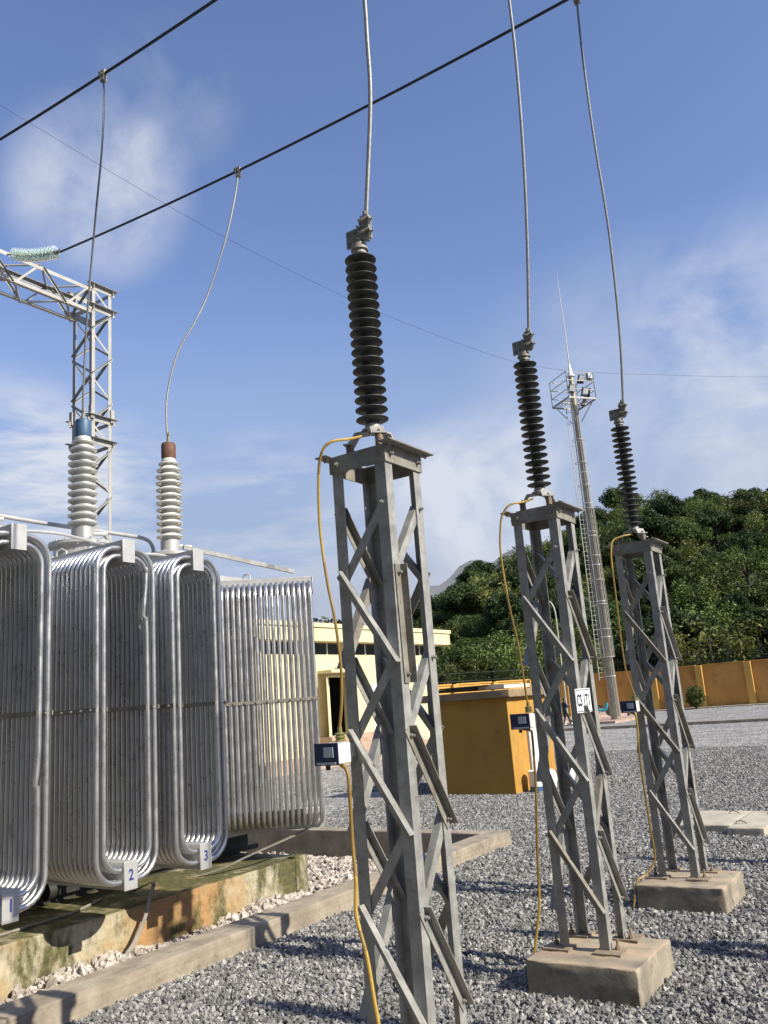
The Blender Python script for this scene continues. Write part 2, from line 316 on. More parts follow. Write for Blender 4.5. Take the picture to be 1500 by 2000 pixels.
# ------------------------------------------------------------------ mesh helpers
X, Y, Z = Vector((1, 0, 0)), Vector((0, 1, 0)), Vector((0, 0, 1))
class MB:
    def __init__(s): s.v = []; s.f = []; s.mi = []; s.cur = 0
    def _add(s, vs, fs):
        o = len(s.v); s.v += [tuple(v) for v in vs]; s.f += [tuple(i + o for i in f) for f in fs]; s.mi += [s.cur] * len(fs)
        return s
    def prism(s, prof, p, q, a, b, cap=True):
        p, q = Vector(p), Vector(q); a, b = Vector(a), Vector(b); n = len(prof)
        vs = [p + a * x + b * y for x, y in prof] + [q + a * x + b * y for x, y in prof]
        fs = [(i, (i + 1) % n, n + (i + 1) % n, n + i) for i in range(n)]
        if cap: fs += [tuple(range(n))[::-1], tuple(range(n, 2 * n))]
        if (q - p).dot(a.cross(b)) < 0: fs = [f[::-1] for f in fs]
        return s._add(vs, fs)
    def box(s, c, sz, ax=None):
        c = Vector(c); a, b, d = ax or (X, Y, Z)
        return s.prism([(-sz[0] / 2, -sz[1] / 2), (sz[0] / 2, -sz[1] / 2), (sz[0] / 2, sz[1] / 2), (-sz[0] / 2, sz[1] / 2)], c - d * sz[2] / 2, c + d * sz[2] / 2, a, b)
    def span(s, lo, hi):
        lo, hi = Vector(lo), Vector(hi); return s.box((lo + hi) / 2, hi - lo)
    def bar(s, p, q, w, h=None, upv=Z):
        p, q = Vector(p), Vector(q); h = h or w; d = (q - p).normalized()
        a = d.cross(upv)
        if a.length < 1e-4: a = d.cross(X)
        a.normalize(); b = a.cross(d)
        return s.prism([(-w / 2, -h / 2), (w / 2, -h / 2), (w / 2, h / 2), (-w / 2, h / 2)], p, q, a, b)
    def angle(s, p, q, n1, n2, w, t, w2=None):
        w2 = w2 or w
        return s.prism([(0, 0), (w, 0), (w, t), (t, t), (t, w2), (0, w2)], p, q, n1, n2)
    def tube(s, pts, r, seg=8, cap=True):
        pts = [Vector(p) for p in pts]; n = len(pts); rs = r if isinstance(r, (list, tuple)) else [r] * n
        T = [(pts[min(i + 1, n - 1)] - pts[max(i - 1, 0)]).normalized() for i in range(n)]
        a = T[0].cross(Z if abs(T[0].z) < .9 else X).normalized(); vs = []
        for i in range(n):
            a = (a - T[i] * a.dot(T[i])).normalized(); b = T[i].cross(a)
            vs += [pts[i] + (a * math.cos(2 * math.pi * k / seg) + b * math.sin(2 * math.pi * k / seg)) * rs[i] for k in range(seg)]
        fs = [(i * seg + k, i * seg + (k + 1) % seg, (i + 1) * seg + (k + 1) % seg, (i + 1) * seg + k) for i in range(n - 1) for k in range(seg)]
        if cap: fs += [tuple(range(seg))[::-1], tuple(range((n - 1) * seg, n * seg))]
        return s._add(vs, fs)
    def lathe(s, prof, c=(0, 0, 0), ax=Z, seg=28):
        c, ax = Vector(c), Vector(ax).normalized(); a = ax.cross(Y if abs(ax.y) < .9 else X).normalized(); b = ax.cross(a); n = len(prof)
        vs = [c + ax * z + (a * math.cos(2 * math.pi * k / seg) + b * math.sin(2 * math.pi * k / seg)) * r for r, z in prof for k in range(seg)]
        fs = [(i * seg + k, i * seg + (k + 1) % seg, (i + 1) * seg + (k + 1) % seg, (i + 1) * seg + k) for i in range(n - 1) for k in range(seg)]
        fs += [tuple(range(seg))[::-1], tuple(range((n - 1) * seg, n * seg))]
        return s._add(vs, fs)
    def cyl(s, p, q, r, seg=12, r2=None): return s.tube([p, q], [r, r if r2 is None else r2], seg)
    def bolt(s, p, n, r=.013, h=.018):
        p, n = Vector(p), Vector(n); s.cyl(p, p + n * h, r, 6); return s.cyl(p + n * h, p + n * h * 1.9, r * .55, 6)
    def build(s, name, mt, parent=None, smooth=True, ang=38, bevel=0):
        me = bpy.data.meshes.new(name); me.from_pydata(s.v, [], s.f)
        for q in (mt if isinstance(mt, (list, tuple)) else [mt]): me.materials.append(q)
        if any(s.mi): me.polygons.foreach_set('material_index', s.mi)
        me.update()
        if smooth:
            me.polygons.foreach_set('use_smooth', [True] * len(me.polygons)); me.set_sharp_from_angle(angle=R(ang))
        o = bpy.data.objects.new(name, me); COL.objects.link(o)
        if parent: o.parent = parent
        if bevel:
            bm = o.modifiers.new('bevel', 'BEVEL'); bm.width = bevel; bm.segments = 2; bm.limit_method = 'ANGLE'
        return o
def tag(o, label=None, cat=None, group=None, kind=None):
    for k, v in (('label', label), ('category', cat), ('group', group), ('kind', kind)):
        if v: o[k] = v
    return o
def thing(name, label, cat, loc=(0, 0, 0), group=None):
    o = bpy.data.objects.new(name, None); COL.objects.link(o); o.location = loc; o.empty_display_size = .2
    return tag(o, label, cat, group)
def copy_tree(o, parent=None):
    c = o.copy(); COL.objects.link(c)
    if parent: c.parent = parent
    for ch in list(o.children): copy_tree(ch, c)
    return c
def spline(pts, n=8):
    P = [Vector(p) for p in pts]; P = [P[0] * 2 - P[1]] + P + [P[-1] * 2 - P[-2]]; out = []
    for i in range(1, len(P) - 2):
        a, b, c, d = P[i - 1:i + 3]
        for k in range(n):
            t = k / n
            out.append(.5 * ((2 * b) + (c - a) * t + (2 * a - 5 * b + 4 * c - d) * t * t + (3 * b - a - 3 * c + d) * t ** 3))
    out.append(P[-2]); return out
def text(name, body, size, mt, parent, M4, ext=.001, sx=1.0):
    cu_ = bpy.data.curves.new(name, 'FONT'); cu_.body = body; cu_.size = size; cu_.align_x = 'CENTER'; cu_.align_y = 'CENTER'; cu_.extrude = ext
    cu_.offset = size * .022
    t = bpy.data.objects.new('tmp', cu_); COL.objects.link(t); bpy.context.view_layer.update()
    me = bpy.data.meshes.new_from_object(t.evaluated_get(bpy.context.evaluated_depsgraph_get()))
    bpy.data.objects.remove(t); bpy.data.curves.remove(cu_)
    me.transform(M4 @ Matrix.Diagonal((sx, 1, 1, 1))); me.materials.clear(); me.materials.append(mt); me.name = name
    o = bpy.data.objects.new(name, me); COL.objects.link(o); o.parent = parent; return o
def frame(origin, a, b):
    a, b = Vector(a).normalized(), Vector(b).normalized(); n = a.cross(b)
    M4 = Matrix((a, b, n)).transposed().to_4x4(); M4.translation = Vector(origin); return M4
def rough_block(mb, lo, hi, taper=0, seed=0, amp=.006, div=7):
    """a concrete block with slightly worn, uneven edges"""
    rnd = random.Random(seed); bm = bmesh.new(); bmesh.ops.create_cube(bm, size=1)
    lo, hi = Vector(lo), Vector(hi); c, sz = (lo + hi) / 2, hi - lo
    for v in bm.verts:
        k = 1 + (taper if v.co.z < 0 else 0)
        v.co = Vector((c.x + v.co.x * sz.x * k, c.y + v.co.y * sz.y * k, c.z + v.co.z * sz.z))
    bmesh.ops.bevel(bm, geom=list(bm.edges), offset=min(.014, min(sz) * .2), segments=2, affect='EDGES', profile=.6)
    bmesh.ops.subdivide_edges(bm, edges=[e for e in bm.edges if e.calc_length() > .12], cuts=div, use_grid_fill=True)
    for v in bm.verts: v.co += Vector((rnd.uniform(-1, 1), rnd.uniform(-1, 1), rnd.uniform(-1, 1))) * amp * .6
    bm.verts.index_update(); mb._add([v.co.copy() for v in bm.verts], [[v.index for v in f.verts] for f in bm.faces]); bm.free(); return mb

# ------------------------------------------------------------------ ground
def sheet(name, rects, z, mt, kind='structure', thick=None):
    b = MB()
    for x0, y0, x1, y1 in rects: b._add([(x0, y0, z), (x1, y0, z), (x1, y1, z), (x0, y1, z)], [(0, 1, 2, 3)])
    return tag(b.build(name, mt, smooth=False), kind=kind)
def ground_sheet():
    b = MB(); g = 3000
    b._add([(-g, -g, -.36), (g, -g, -.36), (g, g, -.36), (-g, g, -.36)], [(0, 1, 2, 3)])
    return tag(b.build('ground', asph, smooth=False), kind='structure')
ground_sheet()
BX0, BX1, BY0, BY1 = -15.0, -6.82, -5.0, 13.45         # oil bund, outer faces
yard = sheet('gravel_yard', [(-60, -25, BX0 + .2, 52), (BX1 - .2, -25, 45, 52), (BX0 + .2, BY1 - .2, BX1 - .2, 52), (BX0 + .2, -25, BX1 - .2, BY0 + .2)], 0.0, gravel_sh)
sheet('bund_floor', [(BX0 + .2, BY0 + .2, BX1 - .2, BY1 - .2)], -.27, white_sh)

# loose stones: geometry nodes scatter, one object each
def stones(name, rects, z, density, size, mt, seed, zfun=None):
    b = MB()
    for x0, y0, x1, y1 in rects:
        nx, ny = max(1, int((x1 - x0) / .5)), max(1, int((y1 - y0) / .5)); o = []
        for j in range(ny + 1):
            for i in range(nx + 1):
                x, y = x0 + (x1 - x0) * i / nx, y0 + (y1 - y0) * j / ny
                o.append((x, y, z if zfun is None else zfun(x, y)))
        b._add(o, [(j * (nx + 1) + i, j * (nx + 1) + i + 1, (j + 1) * (nx + 1) + i + 1, (j + 1) * (nx + 1) + i) for j in range(ny) for i in range(nx)])
    o = b.build(name, mt, smooth=False); tag(o, kind='stuff')
    g = bpy.data.node_groups.new(name, 'GeometryNodeTree')
    g.interface.new_socket('Geometry', in_out='INPUT', socket_type='NodeSocketGeometry'); g.interface.new_socket('Geometry', in_out='OUTPUT', socket_type='NodeSocketGeometry')
    N, L = g.nodes, g.links
    gi, go = N.new('NodeGroupInput'), N.new('NodeGroupOutput')
    dp = N.new('GeometryNodeDistributePointsOnFaces'); dp.inputs['Density'].default_value = density; dp.inputs['Seed'].default_value = seed
    L.new(gi.outputs[0], dp.inputs['Mesh'])
    join = N.new('GeometryNodeJoinGeometry')
    for k in range(4):
        ic = N.new('GeometryNodeMeshIcoSphere'); ic.inputs['Radius'].default_value = .5; ic.inputs['Subdivisions'].default_value = 2
        ps = N.new('GeometryNodeInputPosition'); no = N.new('ShaderNodeTexNoise'); no.inputs['Scale'].default_value = 1.7; no.inputs['Detail'].default_value = 1
        va = N.new('ShaderNodeVectorMath'); va.operation = 'ADD'; va.inputs[1].default_value = (k * 13.1 + seed, k * 7.7, k * 3.3); L.new(ps.outputs[0], va.inputs[0]); L.new(va.outputs[0], no.inputs['Vector'])
        sb = N.new('ShaderNodeVectorMath'); sb.operation = 'SUBTRACT'; L.new(no.outputs['Color'], sb.inputs[0]); sb.inputs[1].default_value = (.5, .5, .5)
        sc = N.new('ShaderNodeVectorMath'); sc.operation = 'SCALE'; sc.inputs['Scale'].default_value = 1.15; L.new(sb.outputs[0], sc.inputs[0])
        # snap towards a coarse grid: flat broken faces
        ad = N.new('ShaderNodeVectorMath'); ad.operation = 'ADD'; L.new(ps.outputs[0], ad.inputs[0]); L.new(sc.outputs[0], ad.inputs[1])
        sn = N.new('ShaderNodeVectorMath'); sn.operation = 'SNAP'; sn.inputs[1].default_value = (.34, .31, .37); L.new(ad.outputs[0], sn.inputs[0])
        mxv = N.new('ShaderNodeMix'); mxv.data_type = 'VECTOR'; mxv.inputs['Factor'].default_value = .45; L.new(ad.outputs[0], mxv.inputs['A']); L.new(sn.outputs[0], mxv.inputs['B'])
        sp = N.new('GeometryNodeSetPosition'); L.new(ic.outputs[0], sp.inputs['Geometry']); L.new(mxv.outputs['Result'] if False else [s for s in mxv.outputs if s.type == 'VECTOR'][0], sp.inputs['Position'])
        sm = N.new('GeometryNodeSetMaterial'); sm.inputs['Material'].default_value = mt; L.new(sp.outputs[0], sm.inputs[0])
        gt = N.new('GeometryNodeGeometryToInstance'); L.new(sm.outputs[0], gt.inputs[0]); L.new(gt.outputs[0], join.inputs[0])
    ip = N.new('GeometryNodeInstanceOnPoints'); L.new(dp.outputs['Points'], ip.inputs['Points']); L.new(join.outputs[0], ip.inputs['Instance'])
    ip.inputs['Pick Instance'].default_value = True
    def rv(lo, hi, sd):
        r = N.new('FunctionNodeRandomValue'); r.data_type = 'FLOAT_VECTOR'; r.inputs[0].default_value = lo; r.inputs[1].default_value = hi
        r.inputs['Seed'].default_value = sd; return r.outputs[0]
    ri = N.new('FunctionNodeRandomValue'); ri.data_type = 'INT'
    ri.inputs[4].default_value = 0; ri.inputs[5].default_value = 3; L.new(ri.outputs[2], ip.inputs['Instance Index'])
    L.new(rv((0, 0, 0), (6.28, 6.28, 6.28), seed + 2), ip.inputs['Rotation'])
    L.new(rv((size * .62, size * .55, size * .45), (size * 1.45, size * 1.25, size * .95), seed + 3), ip.inputs['Scale'])
    off = N.new('GeometryNodeSetPosition'); L.new(ip.outputs[0], off.inputs['Geometry']); L.new(rv((0, 0, -size * .25), (0, 0, size * .30), seed + 4), off.inputs['Offset'])
    ret = N.new('GeometryNodeJoinGeometry'); L.new(off.outputs[0], ret.inputs[0])
    L.new(ret.outputs[0], go.inputs[0])
    md = o.modifiers.new('scatter', 'NODES'); md.node_group = g
    return o
stones('gravel', [(-6.82, 2.2, .6, 9.5)], .012, 1080, .046, gravel_st, 3)
stones('gravel', [(-6.82, 9.5, .6, 13.5), (-13, 13.5, .6, 21.0)], .012, 780, .050, gravel_st, 9)
stones('gravel', [(-16.5, 21.0, 5.0, 33.0)], .012, 470, .058, gravel_st, 15)
def heap(x, y): return -.27 + (.22 + .05 * math.sin(y * 2.3)) * (1 if x > -8.35 else max(0, 1 + (x + 8.35) / .5)) * (1 if y < 9.9 else max(.15, 1 - (y - 9.9) / .9))
stones('pale_stones', [(-8.30, 2.5, -7.15, 13.1), (-13.5, 10.0, -8.30, 13.1)], -.26, 210, .105, white_st, 21, heap)

# raised strips, kerbs and paths at the far end of the yard
def kerb(name, lo, hi, mt, label):
    return tag(MB().span(lo, hi).build(name, mt, bevel=.02), label, 'kerb')
kerb('kerb', (-24.5, 51.0, -.3), (45, 51.35, .17), conc, 'long dark low concrete kerb across the yard in front of the lighting mast')
sheet('far_gravel', [(-24.5, 51.35, 45, 78.2)], .06, gravel_sh)
kerb('kerb', (-24.5, 78.2, -.3), (45, 78.5, .14), conc, 'grey kerb along the strip at the foot of the orange wall')
sheet('wall_strip', [(-60, 78.5, 45, 81.2)], .10, conc_p)
tag(MB().span((-60, 51.0, -.3), (-24.5, 78.5, .36)).build('path', pave, smooth=False), kind='structure')
tag(MB().span((-24.5, 57.0, -.3), (-20.2, 66.0, .22)).build('path', pave, smooth=False), kind='structure')
# building apron
tag(MB().span((-25, 25.5, -.3), (-23.2, 45, .45)).build('pavement', pave, smooth=False), kind='structure')

# ------------------------------------------------------------------ bund wall, plinth
bw = MB(); th = .40
rough_block(bw, (BX1 - th, BY0, -.35), (BX1, BY1, .235), seed=1, div=40)
rough_block(bw, (BX0, BY1 - .33, -.35), (BX1 - th - .004, BY1, .232), seed=2, div=30)
rough_block(bw, (BX0, BY0, -.35), (BX0 + th, BY1 - .34, .232), seed=3, div=20)
rough_block(bw, (BX0 + th + .004, BY0, -.35), (BX1 - th - .004, BY0 + th, .232), seed=4, div=20)
tag(bw.build('containment_kerb', conc, ang=60), 'low stained concrete kerb wall boxing in the transformer plinth and pale stones', 'kerb wall')
pl = MB(); rough_block(pl, (-12.6, -3.5, -.35), (-8.30, 9.88, .43), seed=5, div=36, amp=.01)
rough_block(pl, (-8.42, 9.62, -.3), (-8.285, 9.875, .455), seed=6, div=3)
tag(pl.build('plinth', plinthm, ang=60), 'mossy orange and tan concrete plinth under the transformer', 'plinth')

# ------------------------------------------------------------------ transformer
tr = thing('transformer', 'big power transformer with banks of silver cooling tubes numbered 1 to 3', 'transformer', (0, 0, .43))
def P(o): o.location = o.location - Vector((0, 0, .43)); return o
tk = MB(); tk.span((-11.4, 1.0, .72), (-9.35, 10.1, 4.45)); tk.span((-11.5, .9, 4.452), (-9.25, 10.2, 4.52)); tk.span((-11.45, .95, 4.523), (-9.3, 10.15, 4.60))
for y in np.arange(1.4, 10, .7): tk.span((-9.348, y, .8), (-9.25, y + .06, 4.449))
for z in (1.5, 3.6): tk.span((-9.347, 1.0, z), (-9.28, 10.1, z + .07))
P(tk.build('tank', silver_f, tr, bevel=.006))
sk = MB()
for x in (-11.0, -9.7): sk.span((x - .08, .6, .43), (x + .08, 10.3, .50)); sk.span((x - .15, 1.2, .503), (x + .15, 10.0, .718))
for y in (2.2, 4.9, 6.5, 9.0):
    for x in (-11.0, -9.45): sk.cyl((x, y - .05, .60), (x, y + .05, .60), .10, 16)
P(sk.build('skid', black, tr))

TR_ = .0275
def half_loop(mb, o, d, w, hw, zt, zb, rad, sgn, hb, jit=0, dent=None):
    """one tube from the top header round to the bottom header, on one side"""
    pts = [o + w * sgn * hb + Z * zt, o + w * sgn * (hw - rad) + Z * zt]
    for k in range(1, 7):
        a = math.pi / 2 * k / 6; pts.append(o + w * sgn * (hw - rad + rad * math.sin(a)) + Z * (zt - rad + rad * math.cos(a)))
    if dent:
        zd, dep, ln = dent
        for k in (-1, -.6, -.25, 0, .06, .14, .5): pts.append(o + w * sgn * (hw - dep * (1 - abs(k)) ** 1.5 * (1 if k <= 0 else .25)) + Z * (zd - k * ln))
    else:
        for zz in (zt - (zt - zb) * .30, zt - (zt - zb) * .62): pts.append(o + w * sgn * (hw + jit * .5) + Z * zz)
    for k in range(0, 7):
        a = math.pi / 2 * k / 6; pts.append(o + w * sgn * (hw - rad + rad * math.cos(a)) + Z * (zb + rad - rad * math.sin(a)))
    pts.append(o + w * sgn * hb + Z * zb); mb.tube(pts, TR_, 10, cap=False)
def radiator(front, d, w, n, back, number=None, dents=(), face=.05):
    """front: point at header centre of the outermost loop, d: direction back to the tank, w: sideways"""
    front = Vector(front); d = Vector(d).normalized(); w = Vector(w).normalized(); rnd = random.Random(int(front.y * 100))
    t = MB(); zt, zb, pitch = 4.356, .893, .081
    for i in range(n):
        o = front + d * (i * pitch)
        for s in (-1, 1):
            half_loop(t, o, d, w, .38, zt, zb, .25, s, .06, rnd.uniform(-.004, .004))
            half_loop(t, o, d, w, .29, zt - .088, zb + .115, .19, s, .06, rnd.uniform(-.004, .004), dents.get((i, s)) if dents else None)
    rad = P(t.build('radiator', silver, tr))
    L = pitch * n + back
    for z0, z1 in ((4.20, 4.45), (.815, 1.085)):
        h = MB(); h.prism([(-.075, z0), (.075, z0), (.075, z1), (-.075, z1)], front - d * face, front + d * L, w, Z)
        h.prism([(-.084, z0 - .006), (.084, z0 - .006), (.084, z1 + .006), (-.084, z1 + .006)], front - d * (face + .012), front - d * face, w, Z)
        hd = h.build('header', silver_f, rad, bevel=.004)
        if number and z0 < 2:
            text('number', number, .15, blueink, rad, frame(front - d * (face + .0135) + Z * ((z0 + z1) / 2), -w if w.cross(Z).dot(-d) < 0 else w, Z), .001, .85)
    b = MB()
    for s in (-1, 1):
        q = front + w * s * (.38 + TR_) + Z * 2.62
        b.bar(q - d * .04 + w * s * .006, q + d * (pitch * n), .008, .045)
        q2 = front + w * s * (.29 - TR_ - .006) + Z * 2.62
        b.bar(q2 - d * .02, q2 + d * (pitch * n), .008, .045)
        for i in range(0, n, 2): b.bolt(q + d * (i * pitch + .04) + w * s * .01, w * s, .012, .010)
        b.box(front - d * .035 + w * s * .335 + Z * 2.62, (.03, .04, .014), (w, d, Z))
    b.build('clamp_bar', galv_d, rad)
    e = MB()
    e.tube([front + d * (L * .6) + w * .03 + Z * 4.44, front + d * (L * .6) + w * .03 + Z * 4.52, front + d * (L * .6 + .05) + Z * 4.55, front + d * (L * .6 + .1) - w * .03 + Z * 4.52, front + d * (L * .6 + .1) - w * .03 + Z * 4.44], .014, 8)
    e.build('lifting_lug', silver_f, rad)
    return rad
radiator((-7.48, 4.72, 0), -X, Y, 16, .55, '1', {(0, 1): (1.95, .03, .35)})
radiator((-7.48, 6.05, 0), -X, Y, 16, .55, '2', {(0, 1): (3.62, .055, .55), (1, 1): (3.5, .03, .4)})
radiator((-7.48, 7.09, 0), -X, Y, 16, .55, '3')
D4 = Vector((.753, .657, 0)).normalized(); N4 = Vector((.657, -.753, 0)).normalized()
radiator(Vector((-7.78, 9.71, 0)) - N4 * .4075 - D4 * .04, -D4, N4, 17, .10, None)

porc_prof = []
def bushing(y, capmat, capname):
    bu = P(MB().lathe(bush_prof(), (-10.2, y, 0)).build('bushing', porc, tr, ang=50))
    f = MB(); f.lathe([(.0, 4.60), (.40, 4.60), (.40, 4.98), (.47, 4.985), (.47, 5.03), (.30, 5.06), (.20, 5.10), (.15, 5.12), (.15, 5.28), (.0, 5.28)], (-10.2, y, 0), seg=36)
    for k in range(16):
        a = 2 * math.pi * k / 16; f.cyl((-10.2 + .44 * math.cos(a), y + .44 * math.sin(a), 4.955), (-10.2 + .44 * math.cos(a), y + .44 * math.sin(a), 5.06), .016, 6)
    f.cyl((-10.2 + .1, y + .1, 5.19), (-10.2 + .16, y + .30, 5.19), .03, 8)
    f.build('turret', silver_f, bu)
    c = MB(); c.lathe([(.0, 6.66), (.112, 6.66), (.118, 6.68), (.118, 6.90), (.105, 6.93), (.0, 6.93)], (-10.2, y, 0))
    c.build(capname, capmat, bu)
    s = MB(); s.cyl((-10.2, y, 6.93), (-10.2, y, 7.05), .028, 10); s.box((-10.2, y, 7.06), (.05, .02, .14)); s.bolt((-10.2, y + .01, 7.03), Y); s.bolt((-10.2, y + .01, 7.09), Y)
    s.build('terminal', galv_d, bu)
def bush_prof():
    pr = [(.0, 5.27), (.135, 5.27)]; n = 12; z0, z1 = 5.30, 6.64; ph = (z1 - z0) / n
    for i in range(n):
        z = z0 + ph * i; r = .215 if i < n - 2 else (.200 if i == n - 2 else .17); c = .128 if i < n - 1 else .115
        pr += [(c, z), (c, z + ph * .34), (r - .04, z + ph * .34), (r - .036, z + ph * .24), (r - .01, z + ph * .26), (r, z + ph * .36), (r - .006, z + ph * .47), (r - .05, z + ph * .64), (c + .012, z + ph * .84), (c, z + ph * .93)]
    return pr + [(.11, z1), (.11, 6.67), (.0, 6.67)]
bushing(5.85, rust, 'cap'); bushing(7.49, blue_cap, 'cap'); bushing(9.14, rust, 'cap')
pp = MB()
pp.tube(spline([(-10.75, 2.0, 5.43), (-10.75, 6.0, 5.43), (-10.75, 7.3, 5.415), (-10.75, 8.6, 5.42), (-10.75, 9.08, 5.405), (-10.75, 9.24, 5.31), (-10.75, 9.28, 5.1), (-10.75, 9.28, 4.6)]), .032, 10)
P(pp.build('conservator_pipe', silver_f, tr))
pp = MB(); pp.tube(spline([(-9.55, 2.0, 4.93), (-9.55, 5.8, 4.945), (-9.55, 6.3, 4.96), (-9.55, 6.7, 4.97), (-9.55, 7.2, 4.92), (-9.55, 7.9, 4.85), (-9.55, 8.5, 4.85), (-9.55, 8.7, 4.6)]), .02, 8)
P(pp.build('vent_pipe', silver_f, tr))
pp = MB(); pp.bar((-9.42, 8.7, 5.00), (-9.0, 10.75, 4.74), .04, .065); P(pp.build('cable_duct', galv, tr))
# valves between tank and radiators, seen inside the tube loops
for y in (4.95, 6.30, 7.34):
    vv = MB(); vv.lathe([(.0, -.05), (.07, -.05), (.07, -.03), (.045, -.02), (.045, .02), (.07, .03), (.07, .05), (.0, .05)], (-8.4, y, 1.95), X, 14); vv.cyl((-8.4, y, 1.95), (-8.4, y, 2.15), .02, 8)
    vv.span((-8.47, y - .01, 2.15), (-8.33, y + .16, 2.17)); vv.span((-8.45, y - .03, 1.62), (-8.35, y + .03, 1.85)); vv.span((-8.46, y - .01, 1.60), (-8.34, y + .10, 1.617))
    P(vv.build('valve', silver_f, tr))

# flat flexible earth strips and duct lying on the plinth
hs = MB(); pts = spline([(-8.95, 7.28, .44), (-8.45, 7.16, .60), (-8.24, 7.04, .62), (-8.2, 6.95, .50), (-8.17, 6.86, .33), (-8.13, 6.70, .14), (-8.05, 6.45, .0), (-7.95, 6.12, -.06)])
for a, b in zip(pts[:-1], pts[1:]): hs.bar(a, b + (b - a) * .05, .012, .045, Y)
tag(hs.build('flexible_strip', galv_d, ang=60), 'grey flexible strip curving down the mossy plinth face between tube banks 2 and 3', 'strip')
hs = MB(); pts = spline([(-8.85, 8.25, .44), (-8.62, 8.5, .50), (-8.42, 8.9, .62), (-8.3, 9.45, .72), (-8.3, 9.95, .79)])
for a, b in zip(pts[:-1], pts[1:]): hs.bar(a, b + (b - a) * .05, .05, .012)
tag(hs.build('flexible_strip', galv_d, ang=60), 'pale flat strip running along the plinth top to the far tube bank', 'strip')
hs = MB(); hs.tube([(-8.62, 4.6, .445), (-8.66, 5.4, .447), (-8.72, 6.3, .447), (-9.0, 6.9, .447)], .016, 8)
tag(hs.build('earth_rod', galv_d), 'thin straight metal rod lying on the plinth top under tube bank 2', 'rod')

# ------------------------------------------------------------------ arrester stands
CX = -3.13; CX1 = -3.182; A = .2225
CYS = [4.765, 7.56, 10.46]
def stand(cy_, label, hang=False):
    t = thing('steel_stand', label, 'stand', (CX1 if cy_ < 5 else CX, cy_, .28), 'lattice stands of the surge arresters')
    H = 3.77; w, tk_ = .085, .009
    for sx in (-1, 1):
        for sy_ in (-1, 1):
            l = MB(); l.angle((sx * A, sy_ * A, .016), (sx * A, sy_ * A, H), -X * sx, -Y * sy_, w, tk_)
            l.build('leg', galv, t, smooth=False)
            b = MB(); b.box((sx * (A + .005), sy_ * (A - .0), .009), (.24, .21, .0175)); b.cyl((sx * (A + .055), sy_ * (A - .05), .016), (sx * (A + .055), sy_ * (A - .05), .10), .012, 8)
            b.cyl((sx * (A + .055), sy_ * (A - .05), .018), (sx * (A + .055), sy_ * (A - .05), .045), .024, 6)
            b.build('base_plate', plate_m, t, smooth=False)
    nz = [3.49, 3.01, 2.46, 1.97, 1.42, .91, .35]
    rnd = random.Random(int(cy_ * 10))
    for fi, (n, tg) in enumerate(((-Y, X), (X, Y), (Y, -X), (-X, -Y))):
        for k in range(6):
            u0_, u1_ = (A - .045) * (1 if k % 2 == 0 else -1), (A - .045) * (-1 if k % 2 == 0 else 1)
            p = n * A + tg * u0_ + Z * nz[k]; q = n * A + tg * u1_ + Z * nz[k + 1]; br = MB()
            if hang and fi == 1 and k == 1:                                   # bolted at its top end only, hangs straight down
                p = n * (A + .002) + tg * (-A + .05) + Z * nz[k]; q = p - Z * .66 + tg * .012
            d = (q - p).normalized(); e = d.cross(n).normalized()
            if e.z > 0: e = -e
            if k % 2 == 0:
                o = -n * (tk_ + .002) - e * .03
                br.angle(p - d * .02 + o, q + d * .02 + o, e, -n, .062, .006, .055)
                br.bolt(p + n * .001, n); br.bolt(q + n * .001, n) if rnd.random() < .5 else None
            else:
                o = n * .002 - e * .03
                br.angle(p - d * .055 + o, q + d * .055 + o, e, n, .066, .006, .058)
                br.bolt(p + n * .009, n, .015, .014); br.bolt(q + n * .009, n, .013, .012)
            br.build('brace', galv if rnd.random() < .7 else galv_d, t, smooth=False)
    c = MB(); z0, z1 = H - .005, H + .115; a1 = A + .002
    for s in (-1, 1):
        c.angle((-a1 - .03, s * a1, z1), (a1 + .03, s * a1, z1), -Z, -Y * s if False else Y * s * -1, .125, .010, .06) if False else None
        # side beams along X: web outside the legs, flange turned inwards
        c.prism([(0, z0), (.010, z0), (.010, z1), (0, z1)], (-a1 - .012, s * a1, 0), (a1 + .012, s * a1, 0), Y * s, Z)
        c.prism([(0, z1 - .010), (-.07, z1 - .010), (-.07, z1 - .0005), (0, z1 - .0005)], (-a1, s * a1, 0), (a1, s * a1, 0), Y * s, Z)
        # beams along Y: flange turned outwards
        c.prism([(0, z0), (.010, z0), (.010, z1), (0, z1)], (s * a1, -a1 + .0005, 0), (s * a1, a1 - .0005, 0), X * s, Z)
        c.prism([(.0, z1 + .002), (.095, z1 + .002), (.095, z1 + .012), (.0, z1 + .012)], (s * a1, -a1 - .06, 0), (s * a1, a1 + .06, 0), X * s, Z)
        for u in (-1, 1):
            c.bolt((u * (A - .05), s * (a1 + .010), z0 + .06), Y * s, .017, .016); c.bolt((s * (a1 + .010), u * (A - .05), z0 + .06), X * s, .015, .016)
            c.bolt((s * (a1 + .05), u * (A + .01), z1 + .012), Z, .014, .012); c.bolt((s * (a1 + .05), u * (A + .01), z1 + .002), -Z, .014, .014)
    c.build('cap_frame', galv_d, t, smooth=False)
    # two plates on top that carry the arrester feet
    b = MB(); b.box((0, -.115, z1 + .018), (.40, .12, .011)); b.box((0, .115, z1 + .018), (.40, .12, .011))
    b.build('top_plate', galv_d, t, smooth=False)
    return t
stand(CYS[0], 'galvanised lattice stand nearest the camera, one brace hanging straight down', True)
stand(CYS[1], 'galvanised lattice stand that carries the small white sign, middle of three')
stand(CYS[2], 'farthest and smallest galvanised lattice stand, in front of the wooded hill')
